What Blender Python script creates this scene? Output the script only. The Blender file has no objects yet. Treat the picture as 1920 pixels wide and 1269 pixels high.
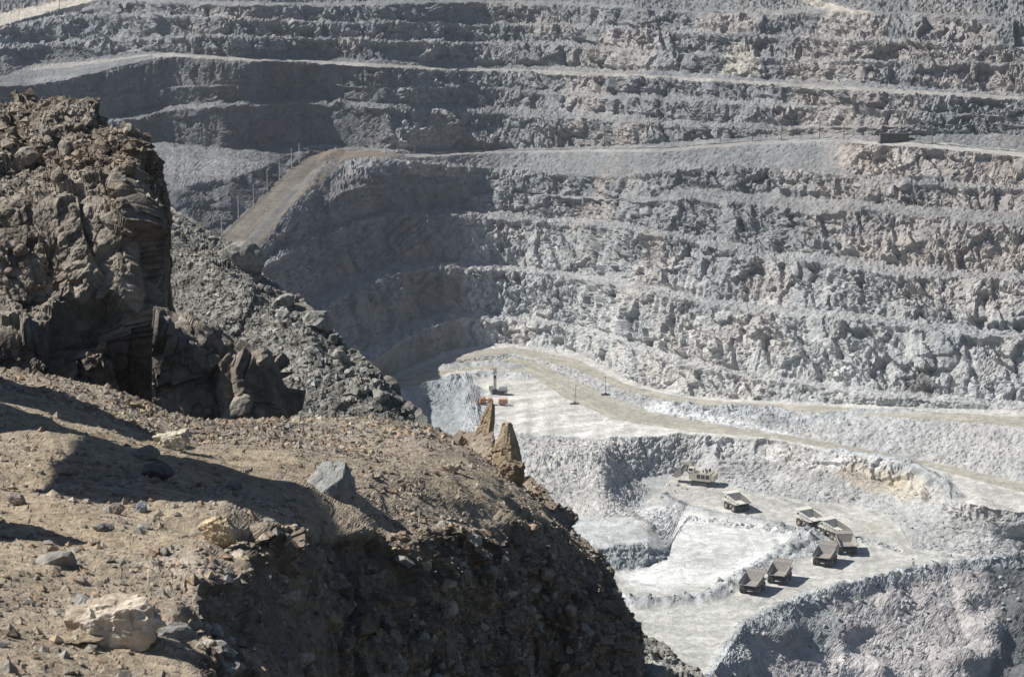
import bpy, math, random
import numpy as np
from mathutils import Vector, Matrix

# ------------------------------------------------------------------ camera, sky, sun, exposure
sc = bpy.context.scene
FPX, CU, CV, PITCH = 4000.0, 960.0, 634.5, math.radians(12.0)
cam_d = bpy.data.cameras.new('camera')
cam_d.sensor_width = 36.0
cam_d.lens = FPX / 1920.0 * 36.0
cam_d.clip_start = 0.5
cam_d.clip_end = 20000.0
cam_d.dof.use_dof = True
cam_d.dof.focus_distance = 160.0
cam_d.dof.aperture_fstop = 14.0
cam = bpy.data.objects.new('camera', cam_d)
cam.rotation_euler = (math.pi / 2 - PITCH, 0, 0)
sc.collection.objects.link(cam)
sc.camera = cam

SUN_EL = math.radians(47.0)
SUN_PLAN = np.array([-0.99, 0.10])
SUN_PLAN /= np.linalg.norm(SUN_PLAN)
sun_dir = Vector((SUN_PLAN[0] * math.cos(SUN_EL), SUN_PLAN[1] * math.cos(SUN_EL), math.sin(SUN_EL)))

world = bpy.data.worlds.new('World')
sc.world = world
world.use_nodes = True
wn = world.node_tree.nodes
sky = wn.new('ShaderNodeTexSky')
sky.sky_type = 'NISHITA'
sky.sun_disc = False
sky.sun_elevation = SUN_EL
sky.sun_rotation = math.atan2(sun_dir.x, sun_dir.y)
sky.altitude = 600
sky.air_density = 1.0
sky.dust_density = 0.6
wn['Background'].inputs['Strength'].default_value = 0.05
world.node_tree.links.new(sky.outputs[0], wn['Background'].inputs[0])

sun_d = bpy.data.lights.new('sun', 'SUN')
sun_d.energy = 5.0
sun_d.angle = math.radians(0.53)
sun_d.color = (1.0, 0.965, 0.90)
sun = bpy.data.objects.new('sun', sun_d)
sun.rotation_euler = sun_dir.to_track_quat('Z', 'Y').to_euler()
sc.collection.objects.link(sun)

sc.view_settings.view_transform = 'Standard'
sc.view_settings.look = 'None'
sc.view_settings.exposure = 0.42
sc.view_settings.gamma = 1.0
sc.view_settings.use_curve_mapping = False
sc.render.engine = 'CYCLES'
sc.cycles.max_bounces = 5
sc.cycles.diffuse_bounces = 3
sc.cycles.volume_bounces = 0

COL = sc.collection
rng = np.random.default_rng(7)
random.seed(7)

# ------------------------------------------------------------------ geometry of the view
cP, sP = math.cos(PITCH), math.sin(PITCH)

def ray(u, v):
    a = (np.asarray(u, float) - CU) / FPX
    b = -(np.asarray(v, float) - CV) / FPX
    return a, cP + b * sP, -sP + b * cP

def at_z(u, v, z):
    a, dy, dz = ray(u, v)
    t = z / dz
    return np.stack([a * t, dy * t, dz * t], -1)

def at_y(u, v, y):
    a, dy, dz = ray(u, v)
    t = y / dy
    return np.stack([a * t, dy * t, dz * t], -1)

def itp(pts, u):
    p = np.array(pts, float)
    return np.interp(u, p[:, 0], p[:, 1])

def gsm(a, s):
    if s <= 0:
        return a
    r = int(3 * s) + 1
    k = np.exp(-0.5 * (np.arange(-r, r + 1) / s) ** 2)
    k /= k.sum()
    return np.convolve(np.pad(a, r, mode='edge'), k, mode='valid')

# ------------------------------------------------------------------ noise
RT = np.random.default_rng(11).random((65536, 4)).astype(np.float32)

def _h(ix, iy, iz, seed):
    h = (ix * 73856093) ^ (iy * 19349663) ^ (iz * 83492791) ^ (seed * 2654435 + 977)
    h = (h ^ (h >> 13)) * 1274126177
    return (h ^ (h >> 16)) & 0xFFFF

def vnoise(p, seed=0):
    """smooth value noise in -1..1, p (N,3)"""
    f0 = np.floor(p)
    i = f0.astype(np.int64)
    f = (p - f0).astype(np.float32)
    w = f * f * f * (f * (f * 6 - 15) + 10)
    out = np.zeros(len(p), np.float32)
    for dx in (0, 1):
        wx = w[:, 0] if dx else 1 - w[:, 0]
        for dy in (0, 1):
            wy = w[:, 1] if dy else 1 - w[:, 1]
            for dz in (0, 1):
                wz = w[:, 2] if dz else 1 - w[:, 2]
                out += wx * wy * wz * RT[_h(i[:, 0] + dx, i[:, 1] + dy, i[:, 2] + dz, seed), 0]
    return out * 2 - 1

def fbm(p, octs=4, seed=0, gain=0.5):
    o = np.zeros(len(p), np.float32)
    a, t = 1.0, 0.0
    for k in range(octs):
        o += a * vnoise(p * (2.03 ** k) + 17.3 * k, seed + k)
        t += a
        a *= gain
    return o / t * 1.6

def facet(p, seed=0, tilt=1.0, box=False):
    """blocky fractured rock: every cell is a randomly offset, randomly tilted plane. returns value, edge distance"""
    b = np.floor(p - 0.5).astype(np.int64)
    n = len(p)
    best = np.full(n, 1e9, np.float32)
    sec = np.full(n, 1e9, np.float32)
    val = np.zeros(n, np.float32)
    for dx in (0, 1):
        for dy in (0, 1):
            for dz in (0, 1):
                ix, iy, iz = b[:, 0] + dx, b[:, 1] + dy, b[:, 2] + dz
                r = RT[_h(ix, iy, iz, seed)]
                g = RT[_h(ix, iy, iz, seed + 101)]
                ex = (p[:, 0] - ix - 0.15 - 0.7 * r[:, 0]).astype(np.float32)
                ey = (p[:, 1] - iy - 0.15 - 0.7 * r[:, 1]).astype(np.float32)
                ez = (p[:, 2] - iz - 0.15 - 0.7 * r[:, 2]).astype(np.float32)
                d = np.maximum(np.maximum(np.abs(ex), np.abs(ey)), np.abs(ez)) ** 2 if box else ex * ex + ey * ey + ez * ez
                v = (r[:, 3] - 0.5) + tilt * ((g[:, 0] - 0.5) * ex + (g[:, 1] - 0.5) * ey + (g[:, 2] - 0.5) * ez)
                m = d < best
                sec = np.where(m, best, np.minimum(sec, d))
                val = np.where(m, v, val)
                best = np.where(m, d, best)
    return val, np.sqrt(sec) - np.sqrt(best)

def ss(a, b, x):
    t = np.clip((x - a) / (b - a), 0, 1)
    return t * t * (3 - 2 * t)

# ------------------------------------------------------------------ object helpers
def tag(o, label=None, cat=None, group=None, kind=None):
    if label: o['label'] = label
    if cat: o['category'] = cat
    if group: o['group'] = group
    if kind: o['kind'] = kind
    return o

def link(o, parent=None):
    COL.objects.link(o)
    if parent is not None:
        o.parent = parent
    return o

def empty(name, loc=(0, 0, 0), rz=0.0):
    o = bpy.data.objects.new(name, None)
    o.empty_display_size = 0.2
    o.location = loc
    o.rotation_euler = (0, 0, rz)
    return link(o)

def np_mesh(name, V, Fc, mat, color=None, smooth=False):
    """V (N,3), Fc (M,3 or 4)"""
    me = bpy.data.meshes.new(name)
    V = np.ascontiguousarray(V, np.float32)
    Fc = np.ascontiguousarray(Fc, np.int32)
    k = Fc.shape[1]
    me.vertices.add(len(V))
    me.vertices.foreach_set('co', V.ravel())
    me.loops.add(Fc.size)
    me.loops.foreach_set('vertex_index', Fc.ravel())
    me.polygons.add(len(Fc))
    me.polygons.foreach_set('loop_start', np.arange(0, Fc.size, k, dtype=np.int32))
    try:
        me.polygons.foreach_set('loop_total', np.full(len(Fc), k, np.int32))
    except Exception:
        pass
    me.polygons.foreach_set('use_smooth', np.full(len(Fc), smooth))
    if color is not None:
        at = me.attributes.new('albedo', 'FLOAT_COLOR', 'POINT')
        c4 = np.ones((len(V), 4), np.float32)
        c4[:, :3] = color
        at.data.foreach_set('color', c4.ravel())
    me.update(calc_edges=True)
    if mat:
        me.materials.append(mat)
    return me

def obj(name, me, parent=None):
    return link(bpy.data.objects.new(name, me), parent)

# ------------------------------------------------------------------ materials
def ground_mat(name, s1, s2, bump_scale, bump_dist, var=0.25, speck=0.2, rough=0.95):
    m = bpy.data.materials.new(name)
    m.use_nodes = True
    nt = m.node_tree
    N, L = nt.nodes, nt.links
    b = N['Principled BSDF']
    b.inputs['Roughness'].default_value = rough
    b.inputs['Specular IOR Level'].default_value = 0.15
    at = N.new('ShaderNodeAttribute'); at.attribute_name = 'albedo'
    tc = N.new('ShaderNodeNewGeometry')
    n1 = N.new('ShaderNodeTexNoise'); n1.inputs['Scale'].default_value = s1; n1.inputs['Detail'].default_value = 6; n1.inputs['Roughness'].default_value = 0.65
    n2 = N.new('ShaderNodeTexNoise'); n2.inputs['Scale'].default_value = s2; n2.inputs['Detail'].default_value = 4; n2.inputs['Roughness'].default_value = 0.7
    vo = N.new('ShaderNodeTexVoronoi'); vo.inputs['Scale'].default_value = s2 * 0.8
    for n in (n1, n2, vo):
        L.new(tc.outputs['Position'], n.inputs['Vector'])
    r1 = N.new('ShaderNodeMapRange'); r1.inputs[1].default_value = 0.3; r1.inputs[2].default_value = 0.7
    r1.inputs[3].default_value = 1 - var; r1.inputs[4].default_value = 1 + var
    L.new(n1.outputs[0], r1.inputs[0])
    r2 = N.new('ShaderNodeMapRange'); r2.inputs[1].default_value = 0.3; r2.inputs[2].default_value = 0.7
    r2.inputs[3].default_value = 1 - speck; r2.inputs[4].default_value = 1 + speck
    L.new(n2.outputs[0], r2.inputs[0])
    sv = N.new('ShaderNodeSeparateColor'); L.new(vo.outputs['Color'], sv.inputs[0])
    r3 = N.new('ShaderNodeMapRange'); r3.inputs[3].default_value = 1 - speck; r3.inputs[4].default_value = 1 + speck
    L.new(sv.outputs[0], r3.inputs[0])
    m1 = N.new('ShaderNodeMath'); m1.operation = 'MULTIPLY'; L.new(r1.outputs[0], m1.inputs[0]); L.new(r2.outputs[0], m1.inputs[1])
    m2 = N.new('ShaderNodeMath'); m2.operation = 'MULTIPLY'; L.new(m1.outputs[0], m2.inputs[0]); L.new(r3.outputs[0], m2.inputs[1])
    vm = N.new('ShaderNodeVectorMath'); vm.operation = 'SCALE'
    L.new(at.outputs['Color'], vm.inputs[0]); L.new(m2.outputs[0], vm.inputs['Scale'])
    L.new(vm.outputs[0], b.inputs['Base Color'])
    nb = N.new('ShaderNodeTexNoise'); nb.inputs['Scale'].default_value = bump_scale; nb.inputs['Detail'].default_value = 5; nb.inputs['Roughness'].default_value = 0.7
    L.new(tc.outputs['Position'], nb.inputs['Vector'])
    bp = N.new('ShaderNodeBump'); bp.inputs['Distance'].default_value = bump_dist; bp.inputs['Strength'].default_value = 0.9
    L.new(nb.outputs[0], bp.inputs['Height'])
    L.new(bp.outputs[0], b.inputs['Normal'])
    return m

def paint_mat(name, col, rough=0.6, dirt=(0.30, 0.28, 0.24), amount=0.5, scale=1.2, metal=0.0):
    m = bpy.data.materials.new(name)
    m.use_nodes = True
    nt = m.node_tree
    N, L = nt.nodes, nt.links
    b = N['Principled BSDF']
    b.inputs['Roughness'].default_value = rough
    b.inputs['Metallic'].default_value = metal
    b.inputs['Specular IOR Level'].default_value = 0.3
    tc = N.new('ShaderNodeTexCoord')
    n1 = N.new('ShaderNodeTexNoise'); n1.inputs['Scale'].default_value = scale; n1.inputs['Detail'].default_value = 7; n1.inputs['Roughness'].default_value = 0.7
    L.new(tc.outputs['Object'], n1.inputs['Vector'])
    rp = N.new('ShaderNodeMapRange'); rp.inputs[1].default_value = 0.42; rp.inputs[2].default_value = 0.68
    rp.inputs[3].default_value = 0.0; rp.inputs[4].default_value = amount
    L.new(n1.outputs[0], rp.inputs[0])
    mx = N.new('ShaderNodeMix'); mx.data_type = 'RGBA'
    mx.inputs[6].default_value = (*col, 1); mx.inputs[7].default_value = (*dirt, 1)
    L.new(rp.outputs[0], mx.inputs[0]); L.new(mx.outputs[2], b.inputs['Base Color'])
    return m

M_pit = ground_mat('blasted_grey_rock', 0.05, 0.55, 0.9, 0.7, 0.16, 0.16)
M_near = ground_mat('desert_soil', 1.2, 22.0, 26.0, 0.03, 0.16, 0.22)
M_mid = ground_mat('weathered_cliff_rock', 0.25, 3.0, 3.2, 0.16, 0.22, 0.28)
M_boulder = ground_mat('boulder_stone', 3.0, 30.0, 24.0, 0.02, 0.18, 0.15)

# ------------------------------------------------------------------ sheets lofted between surveyed lines
FLAT = True
def build_lines(lines, us, smooth=3.0, jit=0.0, ysm=14.0, step=None):
    """every line is a list of view bearings with either a level (z), a distance (y) or a slope (s) above the line before"""
    out = []
    prev = None
    step = step or us[1] - us[0]
    for k, ln in enumerate(lines):
        v = gsm(itp(ln['v'], us), smooth / step)
        if prev is not None and not ln.get('free'):
            v = np.minimum(v, prev['v'] - 0.15)
        a, dy, dz = ray(us, v)
        T = -dz / dy
        y = None
        if 'y' in ln:
            y = gsm(itp(ln['y'], us), smooth / step)
        elif 's' in ln:
            s = itp(ln['s'], us)
            y = (s * prev['y'] - prev['z']) / (s + T)
            y = gsm(y, ysm / step)
        if y is not None and k >= 13 and FLAT:
            u0, u1 = (872, 1130) if k < 19 else (738, 1130)
            inc = y - prev['y']
            ya, yb = np.interp([u0, u1], us, inc)
            w = ss(u0 - 1, u0 + 1, us) * (1 - ss(u1 - 1, u1 + 1, us))
            y = prev['y'] + gsm(inc * (1 - w) + w * (ya + (yb - ya) * (us - u0) / (u1 - u0)), 10.0 / step)
        if 'z' in ln:
            z = gsm(itp(ln['z'], us), smooth / step)
            yz = -z / T
            if 'zr' in ln and y is not None:
                w = np.zeros_like(us)
                for (u0, u1) in ln['zr']:
                    w = np.maximum(w, ss(u0 - 15, u0 + 15, us) * (1 - ss(u1 - 15, u1 + 15, us)))
                y = y * (1 - w) + yz * w
            else:
                y = yz
        if FLAT and k >= 13:
            w = ss(690, 760, us) * (1 - ss(1040, 1120, us)) * (1 if k >= 19 else ss(840, 880, us))
            y = y * (1 - w) + gsm(y, 34.0 / step) * w
            if k >= 26:
                w = 1 - ss(690, 740, us)
                y = y * (1 - w) + gsm(y, 45.0 / step) * w
        z = -T * y
        x = a * y / dy
        prev = dict(v=v, y=y, z=z, x=x)
        if jit:
            q = np.stack([x, y, z + 40 * k], -1)
            jj = ln.get('j', 1.0)
            n = (1.3 * vnoise(q / 42.0, 4) * (jj > 1) + vnoise(q / 17.0, 5) + .6 * vnoise(q / 6.0, 6) + .35 * vnoise(q / 2.5, 7)) * jit * jj
            zz = z + .35 * jit * (jj if jj > .9 else 0) * vnoise(q / 5.0, 8)
            out.append(dict(v=v, y=y + n, z=zz, x=x * (y + n) / y))
        else:
            out.append(prev)
    return out

def loft(L, us, types, px, minrows=1, cell=None):
    P, V, strip, tt = [], [], [], []
    for k in range(len(L) - 1):
        A, B = L[k], L[k + 1]
        ext = np.percentile(np.abs(A['v'] - B['v']), 97)
        n = max(minrows, int(math.ceil(ext / px)))
        if cell:
            n = max(n, int(np.percentile(np.hypot(A['y'] - B['y'], A['z'] - B['z']), 60) / cell))
        for i in range(n if k < len(L) - 2 else n + 1):
            t = i / n
            P.append(np.stack([A[c] * (1 - t) + B[c] * t for c in 'xyz'], -1))
            V.append(A['v'] * (1 - t) + B['v'] * t)
            strip.append(k); tt.append(t)
    return np.array(P), np.array(V), np.array(strip), np.array(tt)

def blur2(A, n, ax):
    for _ in range(n):
        B = A.copy()
        if ax == 0:
            B[1:-1] = (A[:-2] + 2 * A[1:-1] + A[2:]) / 4
        else:
            B[:, 1:-1] = (A[:, :-2] + 2 * A[:, 1:-1] + A[:, 2:]) / 4
        A = B
    return A

def grid_normals(P, br=3, bc=3):
    Q = blur2(blur2(P, br, 0), bc, 1)
    n = np.cross(np.gradient(Q, axis=1), np.gradient(Q, axis=0))
    l = np.linalg.norm(n, axis=-1, keepdims=True)
    n = n / np.maximum(l, 1e-9)
    bad = l[..., 0] < 1e-7
    n[bad] = (0, -0.5, 0.85)
    # all sheets look up or towards the viewer
    view = -P / np.linalg.norm(P, axis=-1, keepdims=True)
    flip = (n * view).sum(-1) < 0
    n[flip] *= -1
    n = blur2(blur2(n, br, 0), bc, 1)
    return n / np.maximum(np.linalg.norm(n, axis=-1, keepdims=True), 1e-9)

def grid_quads(R, Cn, r0, r1):
    i = np.arange(r0, r1)[:, None] * Cn + np.arange(Cn - 1)[None]
    q = np.stack([i, i + 1, i + Cn + 1, i + Cn], -1).reshape(-1, 4)
    return q

def emit(name, P, Ccol, r0, r1, mat, smooth=False, parent=None, thin=0.03, kind='structure', keep=None):
    """rows r0..r1 of a sheet as one object, without the collapsed quads"""
    R, Cn = P.shape[:2]
    sub = P[r0:r1 + 1].reshape(-1, 3)
    col = Ccol[r0:r1 + 1].reshape(-1, 3)
    q = grid_quads(r1 - r0 + 1, Cn, 0, r1 - r0)
    e1 = np.linalg.norm(sub[q[:, 3]] - sub[q[:, 0]], axis=1)
    e2 = np.linalg.norm(sub[q[:, 2]] - sub[q[:, 1]], axis=1)
    ok = (e1 > thin) | (e2 > thin)
    if keep is not None:
        kk = keep[r0:r1 + 1].reshape(-1)
        ok &= kk[q].any(1)
    q = q[ok]
    used = np.unique(q)
    remap = np.full(len(sub), -1, np.int64)
    remap[used] = np.arange(len(used))
    o = obj(name, np_mesh(name, sub[used], remap[q], mat, col[used], smooth), parent)
    if kind and parent is None:
        o['kind'] = kind
    return o

def in_poly(U, V, poly):
    p = np.array(poly, float)
    m = np.zeros(U.shape, bool)
    j = len(p) - 1
    for i in range(len(p)):
        c = ((p[i, 1] > V) != (p[j, 1] > V)) & (U < (p[j, 0] - p[i, 0]) * (V - p[i, 1]) / (p[j, 1] - p[i, 1] + 1e-12) + p[i, 0])
        m ^= c
        j = i
    return m

def poly_dist(X, Y, pts):
    d = np.full(X.shape, 1e9)
    for (x0, y0), (x1, y1) in zip(pts[:-1], pts[1:]):
        vx, vy = x1 - x0, y1 - y0
        t = np.clip(((X - x0) * vx + (Y - y0) * vy) / (vx * vx + vy * vy + 1e-9), 0, 1)
        d = np.minimum(d, np.hypot(X - x0 - t * vx, Y - y0 - t * vy))
    return d

# ------------------------------------------------------------------ rocks
def ico(sub):
    t = (1 + 5 ** 0.5) / 2
    v = [(-1, t, 0), (1, t, 0), (-1, -t, 0), (1, -t, 0), (0, -1, t), (0, 1, t), (0, -1, -t), (0, 1, -t), (t, 0, -1), (t, 0, 1), (-t, 0, -1), (-t, 0, 1)]
    f = [(0, 11, 5), (0, 5, 1), (0, 1, 7), (0, 7, 10), (0, 10, 11), (1, 5, 9), (5, 11, 4), (11, 10, 2), (10, 7, 6), (7, 1, 8), (3, 9, 4), (3, 4, 2), (3, 2, 6), (3, 6, 8), (3, 8, 9), (4, 9, 5), (2, 4, 11), (6, 2, 10), (8, 6, 7), (9, 8, 1)]
    v = [np.array(p, float) / np.linalg.norm(p) for p in v]
    for _ in range(sub):
        mid = {}
        nf = []
        def mp(a, b):
            k = (min(a, b), max(a, b))
            if k not in mid:
                p = v[a] + v[b]
                v.append(p / np.linalg.norm(p)); mid[k] = len(v) - 1
            return mid[k]
        for a, b, c in f:
            ab, bc, ca = mp(a, b), mp(b, c), mp(c, a)
            nf += [(a, ab, ca), (b, bc, ab), (c, ca, bc), (ab, bc, ca)]
        f = nf
    return np.array(v), np.array(f)

ICO = {k: ico(k) for k in (0, 1, 2, 3, 4)}
ICO[-1] = (np.array([(1, 0, 0), (-1, 0, 0), (0, 1, 0), (0, -1, 0), (0, 0, 1), (0, 0, -1)], float), np.array([(0, 2, 4), (2, 1, 4), (1, 3, 4), (3, 0, 4), (2, 0, 5), (1, 2, 5), (3, 1, 5), (0, 3, 5)]))

def rock_geo(sub, seed, dims=(1, 1, 1), planes=14, flat=0.75, rough=0.06, extra=None):
    """angular stone: a ball cut by random planes, then chipped"""
    r = np.random.default_rng(seed)
    d, f = ICO[sub]
    n = r.normal(size=(planes, 3)); n /= np.linalg.norm(n, axis=1, keepdims=True)
    h = flat + (1 - flat) * r.random(planes) * 1.1
    if extra:
        n = np.vstack([n, [e[:3] for e in extra]]); n /= np.linalg.norm(n, axis=1, keepdims=True)
        h = np.concatenate([h, [e[3] for e in extra]])
    dn = d @ n.T
    rad = np.min(np.where(dn > 0.02, h / np.maximum(dn, 0.02), 9), axis=1)
    rad = np.minimum(rad, 1.25)
    p = d * rad[:, None]
    if rough > 0 and sub >= 2:
        fa, _ = facet(p * 2.4 + seed * 1.7, seed % 50)
        p = p * (1 + rough * 2.2 * fa + rough * fbm(p * 4 + seed, 3, seed % 40))[:, None]
    p = p * np.array(dims)
    return p.astype(np.float32), f

def scatter_joined(name, pts, sizes, cols, mat, parent, seed=1, sub=-1, squash=0.75):
    """thousands of loose stones too small to pick apart, one mesh"""
    r = np.random.default_rng(seed)
    nv = 10
    Vs, Fs, Cs = [], [], []
    protos = [(ICO[sub][0] * r.uniform(.75, 1.3, (6, 1)) + r.normal(size=(6, 3)) * .16, ICO[sub][1]) for k in range(nv)]
    which = r.integers(0, nv, len(pts))
    off = 0
    for k in range(nv):
        idx = np.where(which == k)[0]
        if not len(idx): continue
        p, f = protos[k]
        m = len(idx)
        ang = r.random(m) * 6.283
        sc3 = sizes[idx][:, None] * (1 + 0.45 * (r.random((m, 3)) - 0.5)) * np.array([1, 1, squash])
        q = p[None] * sc3[:, None, :]
        tl = (r.random(m) - 0.5) * 0.9
        ct, st = np.cos(tl)[:, None], np.sin(tl)[:, None]
        y2 = q[..., 1] * ct - q[..., 2] * st; z2 = q[..., 1] * st + q[..., 2] * ct
        ca, sa = np.cos(ang)[:, None], np.sin(ang)[:, None]
        x3 = q[..., 0] * ca - y2 * sa; y3 = q[..., 0] * sa + y2 * ca
        q = np.stack([x3, y3, z2], -1) + pts[idx][:, None, :]
        Vs.append(q.reshape(-1, 3))
        Fs.append((f[None] + (off + np.arange(m) * len(p))[:, None, None]).reshape(-1, 3))
        Cs.append(np.repeat(cols[idx], len(p), axis=0))
        off += m * len(p)
    o = obj(name, np_mesh(name, np.vstack(Vs), np.vstack(Fs), mat, np.vstack(Cs)), parent)
    o['kind'] = 'stuff'
    return o

ROCKVAR = {}
def rock_children(name, pts, sizes, cols, mat, parent, key, seed=1, squash=0.75):
    """stones large enough to pick apart: one object each, sharing a few meshes per colour"""
    r = np.random.default_rng(seed)
    if key not in ROCKVAR:
        ROCKVAR[key] = []
        for k in range(9):
            p, f = rock_geo(2, 300 + 31 * k + seed, (1, 0.85, squash), planes=11, flat=0.62, rough=0.05)
            c = cols[r.integers(0, len(cols))]
            ROCKVAR[key].append(np_mesh(name, p, f, mat, np.tile(c, (len(p), 1))))
    for i in range(len(pts)):
        o = bpy.data.objects.new(name, ROCKVAR[key][r.integers(0, 9)])
        o.location = pts[i]
        s = sizes[i]
        o.scale = (s * r.uniform(0.8, 1.25), s * r.uniform(0.8, 1.2), s * r.uniform(0.75, 1.2))
        o.rotation_euler = (r.uniform(-.5, .5), r.uniform(-.5, .5), r.uniform(0, 6.28))
        link(o, parent)

def sample_grid(P, W, n, seed):
    """random points on a sheet with weight W per quad times its area"""
    r = np.random.default_rng(seed)
    a = P[:-1, :-1]; b = P[:-1, 1:]; c = P[1:, :-1]
    area = np.linalg.norm(np.cross(b - a, c - a), axis=-1) * W[:-1, :-1]
    cum = np.cumsum(area.ravel())
    if cum[-1] <= 0: return np.zeros((0, 3)), np.zeros(0, int)
    k = np.searchsorted(cum, r.random(n) * cum[-1])
    k = np.minimum(k, area.size - 1)
    i, j = np.divmod(k, area.shape[1])
    s, t = r.random((n, 1)), r.random((n, 1))
    return a[i, j] + s * (b[i, j] - a[i, j]) + t * (c[i, j] - a[i, j]), (i, j)

# ================================================================== THE PIT
def rampz(pts):
    """levels along the trolley ramp: 11 % grade up to the terrace at -151 m"""
    o = []
    for (u, v) in pts:
        _, dy, dz = ray(u, v)
        T = -float(dz) / float(dy)
        o.append((u, -T * 278.4 / (T + 0.11)))
    return o

ramp_r = [(400, 562), (440, 512), (466, 486), (500, 446), (543, 394), (605, 342), (646, 300)]
ramp_l = [(330, 520), (400, 450), (416, 438), (448, 406), (477, 381), (503, 356), (524, 335), (548, 315), (566, 300)]
L_ = []
def line(t, v, **k):
    k['v'] = v; k['t'] = t
    L_.append(k)
# t is the kind of surface between this line and the next one up
line('dump', [(-260, 1400), (1150, 1400), (1300, 1340), (2200, 1335)], z=[(-260, -258), (1240, -258), (1320, -259), (1380, -265), (1400, -271), (1600, -283.5), (1900, -292), (2200, -295)], j=.1)
line('floor', [(-260, 1330), (1200, 1330), (1290, 1296), (1340, 1268), (1368, 1222), (1399, 1176), (1463, 1145), (1514, 1120), (1613, 1096), (1711, 1073), (1805, 1061), (1920, 1045), (2200, 1010)], z=[(-260, -255), (2200, -255)], j=.1)
line('rubble', [(-260, 1120), (990, 1080), (1120, 1070), (1200, 1066), (1245, 1048), (1262, 1012), (1290, 972), (1400, 990), (1600, 1012), (1700, 1038), (1800, 1046), (1920, 1036), (2200, 1002)], z=[(-260, -255), (2200, -255)], j=.1)
line('patch', [(-260, 1060), (990, 1045), (1120, 1030), (1170, 1020), (1205, 1016), (1235, 1030), (1250, 1032), (1262, 1008), (1290, 966), (1400, 980), (1600, 1002), (1700, 1034), (1800, 1042), (1920, 1033), (2200, 998)], z=[(-260, -249), (1215, -249.5), (1262, -255), (2200, -255)], j=.1)
line('muck', [(-260, 985), (990, 985), (1060, 962), (1120, 970), (1185, 968), (1215, 985), (1245, 1014), (1260, 1002), (1288, 945), (1339, 906), (1442, 927), (1527, 939), (1613, 948), (1655, 958), (1690, 990), (1707, 1028), (1800, 1038), (1869, 1044), (1920, 1030), (2200, 992)], z=[(-260, -249), (1215, -249.5), (1262, -255), (1900, -255), (2200, -254)], j=.1)
line('muck2', [(-260, 900), (740, 860), (800, 810), (880, 850), (990, 892), (1060, 882), (1120, 872), (1134, 874), (1150, 908), (1175, 945), (1200, 950), (1230, 925), (1260, 898), (1300, 894), (1339, 888), (1442, 894), (1527, 910), (1613, 920), (1655, 932), (1690, 960), (1720, 978), (1783, 998), (1860, 1008), (1920, 1006), (2200, 970)], z=[(-260, -250), (740, -256), (850, -252), (900, -245), (990, -242.8), (1120, -241.3), (1134, -242.3), (1150, -248), (1175, -253.5), (1200, -254.6), (1260, -254.9), (1300, -254.8), (1345, -252.3), (1620, -250.5), (1700, -251), (1783, -251), (2200, -251)], j=.3)
line('shovelface', [(-260, 860), (740, 800), (800, 762), (872, 770), (890, 800), (910, 828), (990, 852), (1060, 848), (1120, 846), (1136, 850), (1150, 872), (1175, 886), (1200, 892), (1230, 892), (1260, 886), (1300, 882), (1339, 862), (1442, 862), (1527, 880), (1613, 892), (1655, 902), (1690, 918), (1720, 930), (1783, 964), (1860, 978), (1920, 984), (2200, 985)], z=[(-260, -247), (740, -248), (850, -246), (900, -242.5), (990, -241.2), (1120, -240.6), (1136, -241.2), (1150, -245), (1175, -250.5), (1200, -253.6), (1230, -254.5), (1260, -254.5), (1300, -253.8), (1345, -247), (1442, -246), (1620, -246), (1700, -246), (1783, -245), (2200, -245)], j=.5)
line('pad', [(-260, 790), (740, 742), (800, 716), (866, 700), (884, 722), (896, 786), (920, 806), (990, 816), (1100, 818), (1180, 820), (1292, 814), (1442, 824), (1570, 848), (1698, 868), (1760, 900), (1783, 934), (1850, 950), (1920, 960), (2200, 1000)], z=[(-260, -240), (2200, -240)], j=1.5)
line('road', [(-260, 780), (740, 735), (800, 709), (840, 699), (900, 692), (960, 692), (1000, 705), (1060, 745), (1150, 785), (1292, 809), (1442, 820), (1570, 843), (1698, 863), (1805, 893), (1920, 922), (2200, 985)], z=[(-260, -240), (2200, -240)], j=.3)
line('bank', [(-260, 770), (740, 720), (800, 697), (840, 685), (900, 677), (960, 671), (1010, 679), (1080, 711), (1150, 745), (1230, 772), (1280, 784), (1431, 807), (1602, 837), (1734, 863), (1810, 879), (1920, 903), (2200, 955)], z=[(-260, -240), (2200, -240)], j=.3)
line('road2', [(-260, 764), (740, 713), (840, 678), (960, 662), (1080, 692), (1180, 735), (1280, 757), (1350, 763), (1431, 767), (1602, 776), (1734, 786), (1920, 799), (2200, 818)], z=[(-260, -240), (1280, -240), (1431, -237), (1602, -231), (1734, -228), (1920, -225), (2200, -222)], j=.5)
line('apron', [(-260, 758), (740, 708), (840, 668), (900, 655), (960, 649), (1080, 672), (1180, 722), (1280, 745), (1356, 752), (1545, 760), (1734, 772), (1920, 779), (2200, 792)], z=[(-260, -240), (1280, -240), (1431, -237), (1602, -231), (1734, -228), (1920, -225), (2200, -222)], j=.4)
line('faceE', [(-260, 752), (600, 775), (690, 728), (740, 702), (800, 674), (840, 656), (870, 648), (960, 643), (1080, 660), (1150, 692), (1180, 713), (1230, 729), (1280, 738), (1375, 747), (1545, 754), (1734, 764), (1920, 769), (2200, 780)], z=[(-260, -240), (1150, -239.5), (1280, -239), (1431, -236), (1602, -230), (1734, -227), (1920, -224), (2200, -221)], j=.1)
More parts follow.
